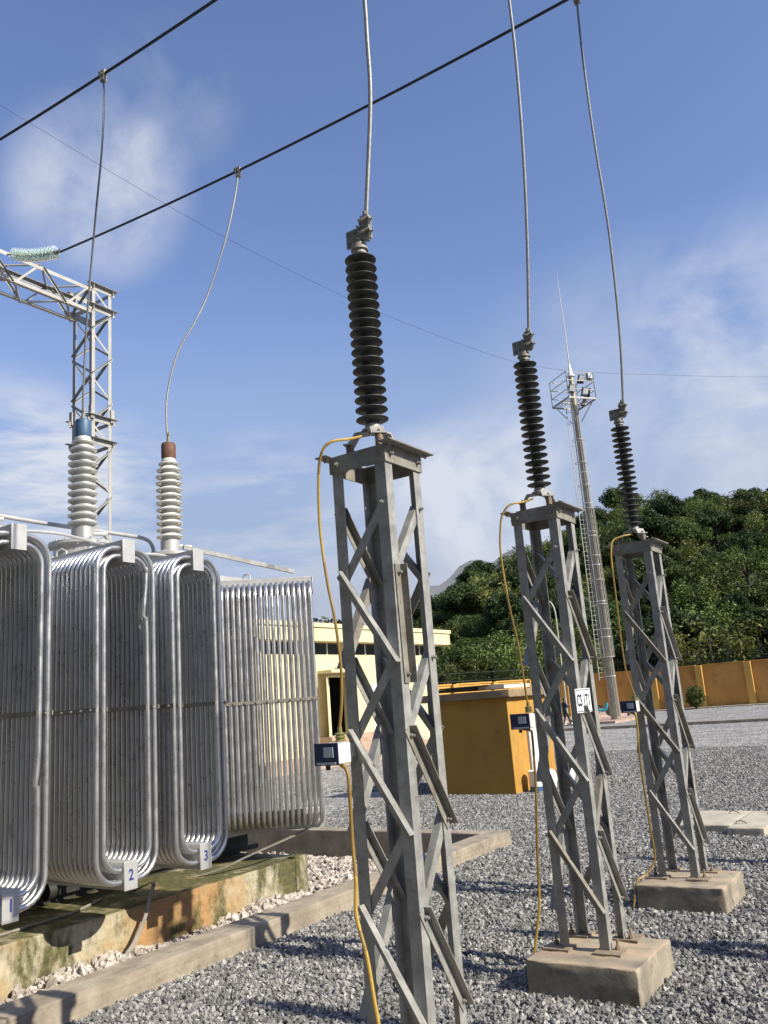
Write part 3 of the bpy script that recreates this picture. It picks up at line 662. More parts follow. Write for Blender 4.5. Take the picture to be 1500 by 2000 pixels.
for i, (cy_, lb) in enumerate(zip(CYS, ('concrete block under the nearest lattice stand, cut off by the lower picture edge', 'bare concrete block under the middle lattice stand with the white sign', 'bare concrete block under the farthest lattice stand'))):
    b = MB(); y0 = cy_ - .61 if i else cy_ - .55
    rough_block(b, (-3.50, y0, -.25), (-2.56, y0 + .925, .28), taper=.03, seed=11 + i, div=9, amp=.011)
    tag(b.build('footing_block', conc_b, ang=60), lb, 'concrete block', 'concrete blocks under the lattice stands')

def arrester(cy_, label):
    t = thing('surge_arrester', label, 'surge arrester', (CX1 if cy_ < 5 else CX, cy_, 4.185), 'dark ribbed surge arresters')
    pr = [(.0, .225), (.055, .225), (.052, .29)]; n = 18; z0, ph = .238, .0745
    for i in range(n):
        z = z0 + ph * i
        pr += [(.046, z), (.047, z + .014), (.112, z + .020), (.1185, z + .024), (.1175, z + .028), (.09, z + .036), (.055, z + .050), (.047, z + .056)]
    zt = z0 + ph * n
    pr = [(.0, .225), (.052, .226)] + pr[3:] + [(.046, zt), (.0, zt)]
    MB().lathe(pr, seg=36).build('insulator', poly, t, ang=32)
    b = MB(); b.lathe([(.0, .175), (.085, .175), (.085, .186), (.06, .195), (.056, .225), (.0, .225)], seg=24)
    for k in range(3):
        a = math.pi * (.5 + k * 2 / 3) - .25; dv = Vector((math.cos(a), math.sin(a), 0)); sv = Z.cross(dv)
        b.prism([(.03, .163), (.12, .163), (.165, .095), (.22, .095), (.22, .105), (.172, .105), (.127, .174), (.03, .174)], -sv * .05, sv * .05, dv, Z)
    b.build('base_bracket', galv, t, smooth=False)
    for k in range(3):
        f = MB(); a = math.pi * (.5 + k * 2 / 3) - .25; c = Vector((math.cos(a), math.sin(a), 0)) * .185
        f.cyl(c + Z * .015, c + Z * .094, .03, 12); f.bolt(c + Z * .106, Z, .016, .014)
        f.build('insulating_foot', rustbolt, t)
    h = MB(); h.lathe([(.0, zt), (.052, zt), (.050, zt + .03), (.066, zt + .032), (.066, zt + .05), (.056, zt + .052), (.056, zt + .085), (.04, zt + .10), (.0, zt + .10)], seg=22)
    h.box((-.035, 0, zt + .155), (.15, .014, .14)); h.box((.0, -.006, zt + .10), (.06, .03, .03))
    for x in (-.085, -.03, .02):
        for z in (zt + .115, zt + .19): h.bolt((x, -.007, z), -Y, .012, .010); h.bolt((x, .007, z), Y, .012, .010)
    h.build('terminal_plate', galv_d, t)
    c = MB(); c.box((.075, .0, zt + .20), (.07, .05, .19))
    for z in (zt + .14, zt + .24):
        c.lathe([(.0, -.012), (.05, -.012), (.052, .012), (.0, .012)], (.078, -.02, z), Y, 14)
        c.tube([(.035, -.035, z + .02), (.078, -.055, z), (.12, -.035, z + .02)], .012, 8); c.bolt((.115, -.02, z), X, .012, .02); c.bolt((.03, -.03, z - .04), -Y, .011, .02)
    c.cyl((.078, .0, zt + .09), (.078, .0, zt + .33), .022, 10)
    c.build('cable_clamp', galv_d, t)
    return t
arrester(CYS[0], 'dark ribbed surge arrester on the nearest lattice stand, largest of three')
arrester(CYS[1], 'dark ribbed surge arrester on the middle lattice stand with the white sign')
arrester(CYS[2], 'dark ribbed surge arrester on the farthest lattice stand, hill behind its foot')

def shadow_stand(x, y, l1, l2):  # unseen equipment added to throw dappled shadows on the gravel
    st_ = [o for o in COL.objects if o.name == 'steel_stand.001'][0]; ar_ = [o for o in COL.objects if o.name == 'surge_arrester.001'][0]
    o = copy_tree(st_); o.location = (x, y, .28); o['label'] = l1; o = copy_tree(ar_); o.location = (x, y, 4.185); o['label'] = l2
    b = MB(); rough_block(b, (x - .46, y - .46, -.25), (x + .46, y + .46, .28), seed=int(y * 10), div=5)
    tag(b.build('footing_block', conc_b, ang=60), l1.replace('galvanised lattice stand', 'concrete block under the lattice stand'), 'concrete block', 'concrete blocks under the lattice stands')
shadow_stand(3.3, 8.75, 'galvanised lattice stand added out of view on the right to cast shadows, nearer one', 'dark ribbed arrester added out of view on the right to cast shadows, nearer one')
shadow_stand(3.3, 12.75, 'galvanised lattice stand added out of view on the right to cast shadows, farther one', 'dark ribbed arrester added out of view on the right to cast shadows, farther one')
shadow_stand(2.2, 6.05, 'galvanised lattice stand added out of view on the right to cast shadows, closest to the camera', 'dark ribbed arrester added out of view on the right to cast shadows, closest to the camera')
def counter(x, y, z, label):
    t = thing('discharge_counter', label, 'counter', (x, y, z), 'small boxes on the lattice stands')
    MB().box((0, .075, 0), (.180, .15, .128)).build('housing', white, t, bevel=.008)
    MB().box((.06, .17, .015), (.06, .042, .09)).build('mounting_lug', white, t, bevel=.004)
    MB().box((-.004, -.004, 0), (.192, .010, .138)).build('front_frame', navy, t, bevel=.003)
    MB().box((.02, -.0125, .012), (.075, .005, .062)).build('dial_window', grey_l, t)
    MB().box((.0, -.0125, -.056), (.15, .005, .014)).build('name_strip', grey_l, t)
    MB().lathe([(.0, .073), (.034, .073), (.034, .083), (.026, .088), (.034, .096), (.034, .104), (.026, .109), (.034, .117), (.034, .124), (.016, .128), (.014, .165), (.0, .165)], (.055, .075, 0), seg=16).build('post_insulator', brass, t)
    MB().lathe([(.0, -.10), (.014, -.10), (.016, -.073), (.0, -.073)], (-.03, .04, 0), seg=10).build('drain_plug', black, t)
    return t
counter(-3.445, 4.355, 2.17, 'white box with dark front on the nearest lattice stand below the yellow cable')
counter(-3.415, 7.16, 2.21, 'white box with dark blue front on the middle lattice stand')
counter(-3.375, 10.055, 2.21, 'white box with dark blue front on the farthest lattice stand')

def cable(name, pts, r, label, cat, mt=ycab, bands=None, group=None, seg=8, n=8):
    s = spline(pts, n); b = MB(); k = len(s) - 1
    if not bands: b.tube(s, r, seg)
    else:
        b2 = MB(); st = 0
        for j, fr in enumerate(list(bands) + [1.0]):
            en = int(k * fr); b.cur = j % 2
            if en > st: b.tube(s[st:en + 1], r, seg)
            st = en
    o = b.build(name, [mt, ybrown] if bands else mt)
    return tag(o, label, cat, group)
cable('earth_cable', [(-3.20, 4.64, 4.30), (-3.25, 4.56, 4.275), (-3.31, 4.44, 4.245), (-3.37, 4.405, 4.19), (-3.412, 4.40, 4.05), (-3.431, 4.40, 3.761), (-3.425, 4.40, 3.546), (-3.394, 4.40, 3.262), (-3.352, 4.40, 3.018), (-3.342, 4.42, 2.718), (-3.36, 4.43, 2.50), (-3.39, 4.43, 2.33)], .0100,
      'yellow earth cable curving from the nearest arrester down to its white box', 'cable', bands=(.29, .38, .60), group='yellow earth cables')
cable('earth_cable', [(-3.40, 4.43, 2.10), (-3.345, 4.42, 2.06), (-3.335, 4.42, 1.95), (-3.352, 4.44, 1.645), (-3.33, 4.42, 1.413), (-3.326, 4.40, 1.217), (-3.26, 4.39, .999), (-3.21, 4.37, .762), (-3.18, 4.36, .60), (-3.17, 4.35, .30)], .012,
      'yellow earth cable with brown shaded stretches running down the nearest lattice stand below its white box', 'cable', ycab, bands=(.05, .44, .6, .66), group='yellow earth cables')
cable('earth_cable', [(-3.17, 7.46, 4.30), (-3.242, 7.40, 4.27), (-3.332, 7.26, 4.235), (-3.41, 7.225, 4.13), (-3.444, 7.22, 3.977), (-3.461, 7.22, 3.83), (-3.458, 7.22, 3.631), (-3.434, 7.22, 3.285), (-3.39, 7.22, 2.944), (-3.372, 7.225, 2.66), (-3.365, 7.23, 2.45), (-3.36, 7.235, 2.37)], .0100,
      'yellow earth cable curving from the middle arrester down to its white box', 'cable', bands=(.62, .97), group='yellow earth cables')
cable('earth_cable', [(-3.43, 7.22, 2.14), (-3.36, 7.22, 2.125), (-3.345, 7.22, 2.06), (-3.366, 7.22, 1.621), (-3.414, 7.22, 1.145), (-3.442, 7.22, .764), (-3.46, 7.21, .60), (-3.53, 7.20, .30), (-3.58, 7.16, .02)], .012,
      'yellow earth pipe hanging below the white box of the middle lattice stand', 'cable', bands=(.0, .62), group='yellow earth cables')
cable('earth_cable', [(-3.134, 10.36, 4.30), (-3.242, 10.25, 4.275), (-3.33, 10.16, 4.22), (-3.356, 10.125, 4.069), (-3.366, 10.12, 3.878), (-3.37, 10.12, 3.497), (-3.378, 10.12, 2.998), (-3.372, 10.12, 2.631), (-3.335, 10.12, 2.45), (-3.32, 10.13, 2.37)], .0100,
      'yellow earth cable curving from the farthest arrester down to its white box', 'cable', bands=(.45, .95), group='yellow earth cables')
cable('earth_cable', [(-3.39, 10.12, 2.14), (-3.34, 10.12, 2.12), (-3.325, 10.12, 2.05), (-3.35, 10.12, 1.62), (-3.345, 10.12, 1.162), (-3.34, 10.12, .824), (-3.335, 10.12, .52), (-3.42, 10.02, .36), (-3.50, 9.90, .30), (-3.55, 9.82, .05)], .013,
      'yellow earth pipe hanging below the white box of the farthest lattice stand', 'cable', bands=(.30,), group='yellow earth cables')

sg = thing('name_sign', 'small white sign lettered CS 1T1 on the middle lattice stand', 'sign', (-2.888, 7.395, 2.355))
MB().box((0, 0, 0), (.004, .36, .21)).build('plate', white, sg, smooth=False)
text('lettering', 'CS 1T1', .145, navy, sg, frame((.0032, 0, -.003), Y, Z), .0008, .72)
MB().box((.003, 0, .093), (.002, .33, .006)).build('border_line', navy, sg, smooth=False)
MB().box((.003, 0, -.093), (.002, .33, .006)).build('border_line', navy, sg, smooth=False)

# ------------------------------------------------------------------ overhead conductors, jumpers, strings, gantries
GX = -17.3
DZ = {4.60: .24, 7.50: .24, 10.46: 0.0}
def conductor(y, label):
    pts = []
    for x in np.linspace(-15.1, 18.4, 48): pts.append((x, y, DZ[y] + 12.33 + .0043 * (x + 3.0) ** 2 * (1.0 if x < -3 else .75)))
    b = MB(); b.tube(pts, .023, 8)
    return tag(b.build('overhead_conductor', wire_d), label, 'wire', 'overhead conductors')
conductor(4.60, 'overhead conductor above the nearest arrester, out of the picture')
conductor(7.50, 'dark overhead conductor crossing the upper left corner above the blue capped bushing')
conductor(10.46, 'long dark overhead conductor rising from the glass insulators to the top right')
def wz(x, y=10.46): return DZ[y] + 12.33 + .0043 * (x + 3.0) ** 2 * (1.0 if x < -3 else .75)

def jumper(pts, wx, wy, label, clamp=True):
    top = Vector((wx, wy, wz(wx, wy))); t = thing('jumper_cable', label, 'cable', top, 'jumper cables hanging from the overhead conductors')
    P_ = [Vector(p) - top for p in pts] + [Vector((0, 0, -.08))]
    MB().tube(spline(P_, 8), .0165, 8).build('cable', alu, t)
    c = MB(); c.box((0, 0, -.05), (.085, .06, .20)); c.box((-.012, 0, .02), (.14, .075, .075))
    for z in (-.11, -.02, .03):
        for s in (-1, 1): c.bolt((.02, s * .032, z), Y * s, .014, .016); c.bolt((-.03, s * .032, z), Y * s, .014, .016)
    c.build('clamp', galv_d, t)
    return t
jumper([(-3.104, 4.765, 5.94), (-3.093, 4.765, 6.10), (-2.978, 4.765, 6.995), (-2.96, 4.765, 7.548), (-2.95, 4.76, 8.2), (-2.93, 4.70, 10.4)], -2.90, 4.60, 'straight grey cable hanging down to the nearest arrester')
jumper([(-3.052, 7.56, 5.94), (-3.045, 7.56, 6.05), (-2.944, 7.56, 6.995), (-2.861, 7.56, 8.053), (-2.809, 7.56, 9.179), (-2.795, 7.55, 9.98), (-2.79, 7.53, 11.3)], -2.79, 7.50, 'slightly bowed grey cable hanging down to the middle arrester')
jumper([(-3.052, 10.46, 5.94), (-3.035, 10.46, 6.073), (-2.945, 10.46, 7.071), (-2.890, 10.46, 8.499), (-2.904, 10.46, 9.948), (-2.89, 10.46, 11.29)], -2.854, 10.46, 'bowed grey cable hanging down to the farthest arrester')
jumper([(-10.2, 7.49, 7.05), (-10.17, 7.46, 7.20), (-10.054, 7.421, 8.282), (-9.988, 7.441, 9.164), (-9.867, 7.449, 10.222), (-9.725, 7.454, 11.345), (-9.69, 7.466, 12.181)], -9.748, 7.50, 'long pale cable hanging to the blue capped bushing')
jumper([(-10.2, 9.13, 7.08), (-10.21, 9.12, 7.2), (-10.263, 9.196, 7.835), (-10.191, 9.377, 8.617), (-10.044, 9.651, 9.242), (-9.923, 9.902, 9.889), (-9.688, 10.122, 10.917), (-9.584, 10.296, 11.802)], -9.613, 10.46, 'S curved pale cable hanging to the brown capped bushing')
sw = [(-37.04, 21.85, 35.29), (-34.64, 30.24, 32.91), (-33.14, 36.47, 31.7), (-29.88, 44.11, 29.6), (-26.85, 51.39, 28.28), (-24.15, 55.92, 27.24), (-21.39, 60.28, 26.94), (-18.33, 69.27, 28.41), (-10.35, 83.88, 30.14), (0, 103, 33.2)]
tag(MB().tube(spline(sw, 6), .010, 5).build('shield_wire', wire_d), 'very thin overhead wire crossing the sky past the lighting mast', 'wire')

def string(x0, z0, x1, z1, y, label):
    t = thing('insulator_string', label, 'insulators', (x0, y, z0), 'glass insulator strings on the gantry')
    d = Vector((x1 - x0, 0, z1 - z0)); L = d.length; d.normalize(); n = 11; pitch = (L - .45) / n
    for k in range(n):
        c = d * (.25 + pitch * k) - Z * .05 * math.sin(math.pi * k / (n - 1))
        s = MB(); s.lathe([(.045, .055), (.07, .05), (.12, .03), (.152, .004), (.157, -.008), (.147, -.016), (.11, .004), (.09, -.012), (.06, .008), (.045, .0)], c, -d if x0 > x1 else d, 22)
        s.build('glass_disc', glassm, t)
    c = MB(); c.tube([d * .0, d * .20], .03, 8)
    for k in range(n):
        p = d * (.25 + pitch * k) - Z * .05 * math.sin(math.pi * k / (n - 1)); c.cyl(p - d * .10, p - d * .02, .05, 10); c.cyl(p - d * .02, p + d * .08, .014, 8)
    c.tube([d * (L - .25), d * L], .025, 8); c.box(d * .1, (.18, .02, .09)); c.build('cap_and_pin', galv_d, t)
    return t
for y, l in ((4.60, 'glass insulator string of the nearest phase, outside the picture'), (7.50, 'glass insulator string of the phase over the blue capped bushing, outside the picture'), (10.46, 'greenish glass insulator string above the gantry beam at the left edge')):
    string(-15.1, wz(-15.1, y), -17.2, 13.70, y, l)
def gantry(x0, label, sgn=1):
    """portal of lattice columns and beam; x0 = face towards the transformer"""
    t = thing('gantry', label, 'gantry', (x0, 12.95, 0), 'steel line gantries'); W, Dp = .80, .62
    def lat(mb, c0, ax1, ax2, l0, l1, w1, w2, along, pitch, leg=.10, br=.055, tops=True):
        cs = [(0, 0), (w1, 0), (w1, w2), (0, w2)]
        for i, (a, b) in enumerate(cs):
            p = c0 + ax1 * a + ax2 * b; n1 = ax1 * (1 if a == 0 else -1); n2 = ax2 * (1 if b == 0 else -1)
            mb.angle(p + along * l0, p + along * l1, n1, n2, leg, .009)
        k = max(1, int((l1 - l0) / pitch)); st = (l1 - l0) / k
        for i in range(k):
            for fa, (a, b) in enumerate(((0, 1), (1, 2), (2, 3), (3, 0))):
                pa, pb = cs[a], cs[b]
                A_ = c0 + ax1 * pa[0] + ax2 * pa[1]; B_ = c0 + ax1 * pb[0] + ax2 * pb[1]
                z0, z1 = l0 + st * i, l0 + st * (i + 1)
                if (i + fa) % 2: A_, B_ = B_, A_
                nn = (B_ - A_).normalized().cross(along).normalized(); off = nn * .012 if fa % 2 == 0 else nn * .006
                mb.angle(A_ + along * (z0 + .04) + off, B_ + along * (z1 - .04) + off, nn, (B_ - A_ + along * st).normalized().cross(nn), br, .006)
    for yo in (0, -13.2):
        c = MB(); o = Vector((0, yo, 0)); lat(c, o, -X * sgn, Y, 0, 13.95, W, Dp, Z, .62)
        for z in (13.82, 13.22, 10.12, 9.50):
            for s in (0, W):
                c.prism([(-.01, 0), (.008, 0), (.008, .15), (-.01, .15)], o + Vector((-sgn * s, -.10, z)), o + Vector((-sgn * s, Dp + .10, z)), X, Z)
                c.prism([(-.02, .145), (.11, .145), (.11, .152), (-.02, .152)], o + Vector((-sgn * s, -.15, z)), o + Vector((-sgn * s, Dp + .15, z)), X * (sgn if s == 0 else -sgn), Z)
            for s in (0, Dp): c.prism([(-.008, 0), (.008, 0), (.008, .10), (-.008, .10)], o + Vector((.09 * sgn, s, z)), o + Vector((-sgn * (W + .09), s, z)), Y, Z)
        for a in (0, W):
            for b in (0, Dp): c.box(o + Vector((-sgn * a, b, 10.35)), (.11, .11, .36)); 
        c.build('column', gant, t, smooth=False)
    b = MB(); lat(b, Vector((0, -.02, 13.12)), -X * sgn, Z, -12.5, 0, W, .72, Y, .70)
    b.build('beam', gant, t, smooth=False)
    f = MB()
    for yo in (0, -13.2): rough_block(f, (-1.2 if sgn > 0 else -.4, yo - .4, -.3), (.4 if sgn > 0 else 1.2, yo + 1.0, .25), seed=31)
    f.build('footing', conc, t)
    return t
gantry(GX, 'pale lattice steel gantry with its beam and column behind the transformer')
gantry(20.5, 'lattice steel gantry at the other end of the conductors, outside the picture', -1)
for y, l in ((4.60, 'insulator string of the nearest phase at the gantry outside the picture'), (7.50, 'insulator string of the middle phase at the gantry outside the picture'), (10.46, 'insulator string of the farthest phase at the gantry outside the picture')):
    string(18.4, wz(18.4, y), 20.4, 13.70, y, l)

# ------------------------------------------------------------------ control building
bl = thing('control_building', 'cream single storey control building with red tiled roof behind the transformer', 'building', (-25, 34, 0))
def BL(o): o.location = o.location - Vector((-25, 34, 0)); return o
WY0, WY1, WX1, WX0 = 20.0, 41.9, -25.0, -37.0
w_ = MB()
ops = [(20.0, 31.95, None), (31.95, 33.45, (1.2, 3.93)), (33.45, 36.1, None), (36.1, 37.4, (1.2, 3.5)), (37.4, 41.9, None)]
# front wall in piers round the doorways and the clerestory strip
w_.span((WX1 - .25, WY0, 0), (WX1, 31.95, 4.98)); w_.span((WX1 - .25, 31.95, 3.93), (WX1, 33.45, 4.98)); w_.span((WX1 - .25, 31.95, 0), (WX1, 33.45, 1.2)); w_.span((WX1 - .25, 33.45, 0), (WX1, WY1, 4.98))
for y in (20.0, 23.5, 27, 30.4, 33.2, 36.4, 39.4, 41.5): w_.span((WX1 - .25, y, 4.981), (WX1, min(y + .4, WY1), 5.548))
w_.span((WX0, WY1 - .25, 0), (WX1 - .25, WY1, 5.52)); w_.span((WX0, WY0, 0), (WX1 - .25, WY0 + .25, 5.52)); w_.span((WX0 - .25, WY0, 0), (WX0, WY1, 5.52))
BL(w_.build('wall', cream, bl, smooth=False))
BL(MB().span((WX1 - .22, WY0 + .5, 4.982), (WX1 - .12, WY1 - .3, 5.548)).build('window_strip', glass_d, bl, smooth=False))
mw = MB()
for y in np.arange(20.6, 41.5, 1.05): mw.span((WX1 - .119, y, 4.984), (WX1 - .09, y + .06, 5.546))
BL(mw.build('mullion', white, bl, smooth=False))
fs_ = MB(); fs_.span((WX0 - .9, WY0 - .9, 5.55), (WX1 + .6, WY1 + 1.0, 6.18)); fs_.span((WX0 - .97, WY0 - .97, 6.182), (WX1 + .67, WY1 + 1.07, 6.38))
BL(fs_.build('fascia', cream, bl, bevel=.01))
rf = MB(); x0, x1, y0, y1, zz, zr = WX0 - .6, WX1 + .35, WY0 - .6, WY1 - 1.2, 6.384, 7.2
rf._add([(x0, y0, zz), (x1, y0, zz), (x1, y1, zz), (x0, y1, zz), ((x0 + x1) / 2, y0 + 5, zr), ((x0 + x1) / 2, y1 - 5, zr)], [(0, 1, 4), (1, 2, 5, 4), (2, 3, 5), (3, 0, 4, 5), (0, 3, 2, 1)])
for k in range(60):
    y = y0 + .3 + k * (y1 - y0 - .6) / 59
    if y0 + 5 < y < y1 - 5: rf.cyl((x1 - .02, y, zz + .02), ((x0 + x1) / 2 + .1, y, zr), .05, 6)
    else:
        f = (y - y0) / 5 if y < y0 + 5 else (y1 - y) / 5; rf.cyl((x1 - .02, y, zz + .02), (x1 - (x1 - x0) / 2 * f * .98, y, zz + (zr - zz) * f * .98 + .02), .05, 6)
BL(rf.build('roof', rooft, bl))
BL(MB().span((WX1 - 2.6, 31.6, 1.0), (WX1 - 2.5, 33.8, 4.1)).span((WX1 - 2.5, 31.6, 1.0), (WX1 - .26, 31.7, 4.1)).span((WX1 - 2.5, 33.7, 1.0), (WX1 - .26, 33.8, 4.1)).span((WX1 - 2.5, 31.7, 4.0), (WX1 - .26, 33.7, 4.1)).span((WX1 - 2.5, 31.7, 1.0), (WX1 - .26, 33.7, 1.19)).build('doorway', dark_in, bl, smooth=False))
BL(MB().span((WX1 + .002, 31.86, 1.2), (WX1 + .06, 31.98, 4.0)).span((WX1 + .002, 33.42, 1.2), (WX1 + .06, 33.54, 4.0)).span((WX1 + .002, 31.98, 3.9), (WX1 + .058, 33.42, 4.0)).build('door_frame', creamd, bl, smooth=False))
BL(MB().bar((WX1 + .02, 31.96, 2.55), (WX1 + .58, 31.15, 2.55), .05, 2.66).build('open_door_leaf', creamd, bl, smooth=False))
BL(MB().span((WX1 + .003, 31.2, 4.08), (WX1 + .85, 34.2, 4.22)).build('door_canopy', cream, bl, bevel=.01))
d2 = BL(MB().span((WX1 + .003, 35.5, 1.2), (WX1 + .04, 37.3, 3.5)).build('white_door', white, bl, smooth=False))
MB().span((WX1 + .0405, 35.72, 2.2), (WX1 + .055, 35.77, 2.42)).span((WX1 + .055, 35.62, 2.33), (WX1 + .09, 35.76, 2.36)).build('handle', black, d2, smooth=False)
for y in (32.75, 39.9):
    l = MB(); l.span((WX1 + .003, y - .08, 4.10), (WX1 + .10, y + .08, 4.25))
    for s in (-1, 1): l.lathe([(0, 0), (.09, 0), (.08, .05), (.03, .12), (0, .12)], (WX1 + .16, y + s * .14, 4.38), -X, 12); l.cyl((WX1 + .06, y + s * .05, 4.24), (WX1 + .08, y + s * .13, 4.36), .015, 6)
    BL(l.build('wall_lamp', white, bl))
st = MB()
for i in range(5): st.span((WX1 + .005, 31.0 - i * .0, .0), (WX1 + .8 + .28 * i, 37.6, 1.19 - .17 * i)) if i == 0 else st.span((WX1 + .8 + .28 * (i - 1) + .002, 31.0, .0), (WX1 + .8 + .28 * i, 37.6, 1.19 - .17 * i))
BL(st.build('steps', pave, bl, smooth=False))

# ------------------------------------------------------------------ yellow shed, things beside it
sh = thing('shed', 'small yellow rendered shed with flat concrete roof beside the gravel', 'shed', (-11, 21.2, 0))
def SH(o): o.location = o.location - Vector((-11, 21.2, 0)); return o
SH(MB().span((-12.2, 19.9, -.2), (-9.82, 22.5, 2.40)).build('wall', yellow, sh, bevel=.01))
rfb = MB(); rough_block(rfb, (-12.38, 19.74, 2.402), (-9.66, 22.75, 2.60), seed=41, div=8); SH(rfb.build('roof_slab', slabm, sh, ang=60))
dr = SH(MB().span((-9.818, 20.93, .12), (-9.78, 21.62, 1.62)).build('door', white, sh, smooth=False))
MB().span((-9.779, 20.97, .16), (-9.770, 21.57, .74)).span((-9.779, 20.97, .82), (-9.770, 21.57, 1.54)).build('door_panel', white, dr, smooth=False)
MB().span((-9.772, 20.99, .86), (-9.745, 21.02, .98)).build('handle', black, dr, smooth=False)
SH(MB().span((-9.817, 20.87, .08), (-9.76, 20.928, 1.68)).span((-9.817, 21.622, .08), (-9.76, 21.68, 1.68)).span((-9.817, 20.93, 1.622), (-9.762, 21.62, 1.68)).build('door_frame', grey_l, sh, smooth=False))
br_ = MB(); br_.span((-12.1, 20.3, 2.64), (-10.9, 22.4, 2.72)); br_.span((-12.0, 20.25, 2.724), (-10.5, 22.2, 2.76))
tag(br_.build('roof_sheets', mat('dark_boards', (.03, .03, .03), (.07, .065, .06), 3, .8), smooth=False), 'dark boards stacked on the flat roof of the yellow shed', 'boards')
tag(MB().span((-10.88, 20.4, 2.64), (-10.1, 22.0, 2.73)).build('roof_sheets', mat('white_boards', (.55, .54, .50), (.66, .65, .60), 3, .8), smooth=False), 'whitish board lying on the flat roof of the yellow shed', 'board')
def bucket(x, y, label, r=.17, h=.40, blue=True):
    t = thing('bucket', label, 'bucket', (x, y, 0), None)
    MB().lathe([(.0, .02), (r * .86, .02), (r * .9, .15), (r * .985, h), (r * 1.04, h), (r * 1.04, h + .02), (r * .95, h + .02), (r * .93, h - .05), (0, h - .05)], seg=24).build('body', white, t)
    if blue: MB().lathe([(r * .865, .03), (r * .905, .03), (r * .925, .16), (r * .90, .16)], seg=24).build('blue_band', blue_cap, t)
    MB().tube([(r * math.cos(a), -.02, h - .02 - r * .9 * math.sin(a)) if True else 0 for a in np.linspace(0, math.pi, 12)], .006, 6).build('handle', galv, t)
    return t
bucket(-9.50, 20.45, 'white paint bucket with blue band by the yellow shed door', .19, .52)
def sack(x, y, label, seed):
    b = MB(); rnd = random.Random(seed)
    bm = bmesh.new(); bmesh.ops.create_uvsphere(bm, u_segments=20, v_segments=14, radius=1)
    for v in bm.verts:
        c = v.co; c.x, c.y, c.z = [math.copysign(abs(k) ** .55, k) for k in c]
        v.co = Vector((c.x * .21 * (1 + .1 * math.sin(5 * c.z + seed)), c.y * .16, .26 + c.z * .26)) + Vector((rnd.uniform(-1, 1), rnd.uniform(-1, 1), 0)) * .008
    bm.verts.index_update(); b._add([v.co.copy() for v in bm.verts], [[v.index for v in f.verts] for f in bm.faces]); bm.free()
    o = b.build('sack', white, ang=80); o.location = (x, y, 0); return tag(o, label, 'sack')
sack(-9.42, 21.02, 'plump white sack beside the paint bucket at the shed', 1)
sack(-9.40, 22.2, 'white sack at the far end of the shed wall', 2)

# concrete cover slabs on the gravel
def slab(x0, y0, x1, y1, label, lifted=.0):
    t = thing('cover_slab', label, 'slab', ((x0 + x1) / 2, (y0 + y1) / 2, .0), 'concrete cover slabs on the gravel'); sx, sy_ = (x1 - x0) / 2, (y1 - y0) / 2
    b = MB(); rough_block(b, (-sx, -sy_, -.05), (sx, sy_, .135 + lifted), seed=int(x0 * 10) % 97, div=6); b.build('slab', conc_p, t, ang=60)
    for u in (-.55, .55):
        k = MB(); z = .135 + lifted; k.tube([(u * sx - .07, u * sy_, z - .01), (u * sx - .06, u * sy_, z + .035), (u * sx, u * sy_ + .02, z + .05), (u * sx + .06, u * sy_, z + .03), (u * sx + .09, u * sy_ + .03, z + .005)], .009, 6)
        k.build('lifting_hook', rust, t)
slab(-4.55, 14.95, -3.62, 16.55, 'pale concrete cover slab farther left, half behind the far lattice stand')
slab(-3.60, 14.62, -3.05, 16.45, 'pale concrete cover slab in the middle with a dark front edge', .01)
slab(-3.03, 15.3, -2.2, 16.5, 'pale concrete cover slab cut by the right picture edge', .015)

# ------------------------------------------------------------------ lighting mast
ms = thing('lighting_mast', 'tall steel lighting mast with a railed floodlight platform and ladder', 'mast', (-21.1, 59.8, 0))
MB().lathe([(.0, 0), (.36, 0), (.36, 1.2), (.31, 6), (.27, 12), (.235, 18), (.20, 23.8), (.20, 26.3), (.0, 26.3)], seg=20).build('pole', mastm, ms)
rg = MB()
for z in (3.2, 6, 8.6, 11.3, 13.5, 16, 18.4, 20.8): rg.lathe([(.15, 0), (.38 - z * .0065, 0), (.38 - z * .0065, .07), (.15, .07)], (0, 0, z), seg=20)
rg.build('pole_band', white, ms)
pf = MB(); a = 1.2
camr = Vector((cy, sy, 0)); camf = Vector((-sy, cy, 0)); rot = 0.35
e1 = (camr * math.cos(rot) + camf * math.sin(rot)); e2 = Z.cross(e1)
pf.box((0, 0, 24.0), (2 * a, .05, .10), (e1, e2, Z))
for s in (-1, 1): pf.box(e2 * s * a + Z * 24.0, (2 * a, .06, .12), (e1, e2, Z)); pf.box(e1 * s * a + Z * 24.0, (.06, 2 * a, .12), (e1, e2, Z))
for k in np.linspace(-a, a, 12): pf.box(e1 * k + Z * 24.08, (.05, 2 * a, .02), (e1, e2, Z)) if abs(k) > .35 else None
for s in (-1, 1):
    for q in (-1, 1): pf.bar(e1 * s * a * .85 + e2 * q * a * .85 + Z * 23.95, Vector((0, 0, 22.4)) + e1 * s * .25 + e2 * q * .25, .07)
pf.build('platform', galv, ms, smooth=False)
rl = MB()
for s in (-1, 1):
    for q in (-1, 1): rl.bar(e1 * s * a + e2 * q * a + Z * 24, e1 * s * a + e2 * q * a + Z * 26.1, .06)
    for z in (24.7, 25.4, 26.08): rl.bar(e1 * s * a - e2 * a + Z * z, e1 * s * a + e2 * a + Z * z, .045); rl.bar(e2 * s * a - e1 * a + Z * z, e2 * s * a + e1 * a + Z * z, .045)
rl.build('railing', galv, ms, smooth=False)
cd_ = MB()
for q in (.5, .9, 1.3): cd_.tube([Vector((math.cos(q - 1.2) * (k + .02), math.sin(q - 1.9) * (k + .02), z)) for z, k in ((.5, .36), (6, .31), (12, .27), (18, .235), (23.8, .20))], .018, 5)
cd_.build('conduit', galv_d, ms)
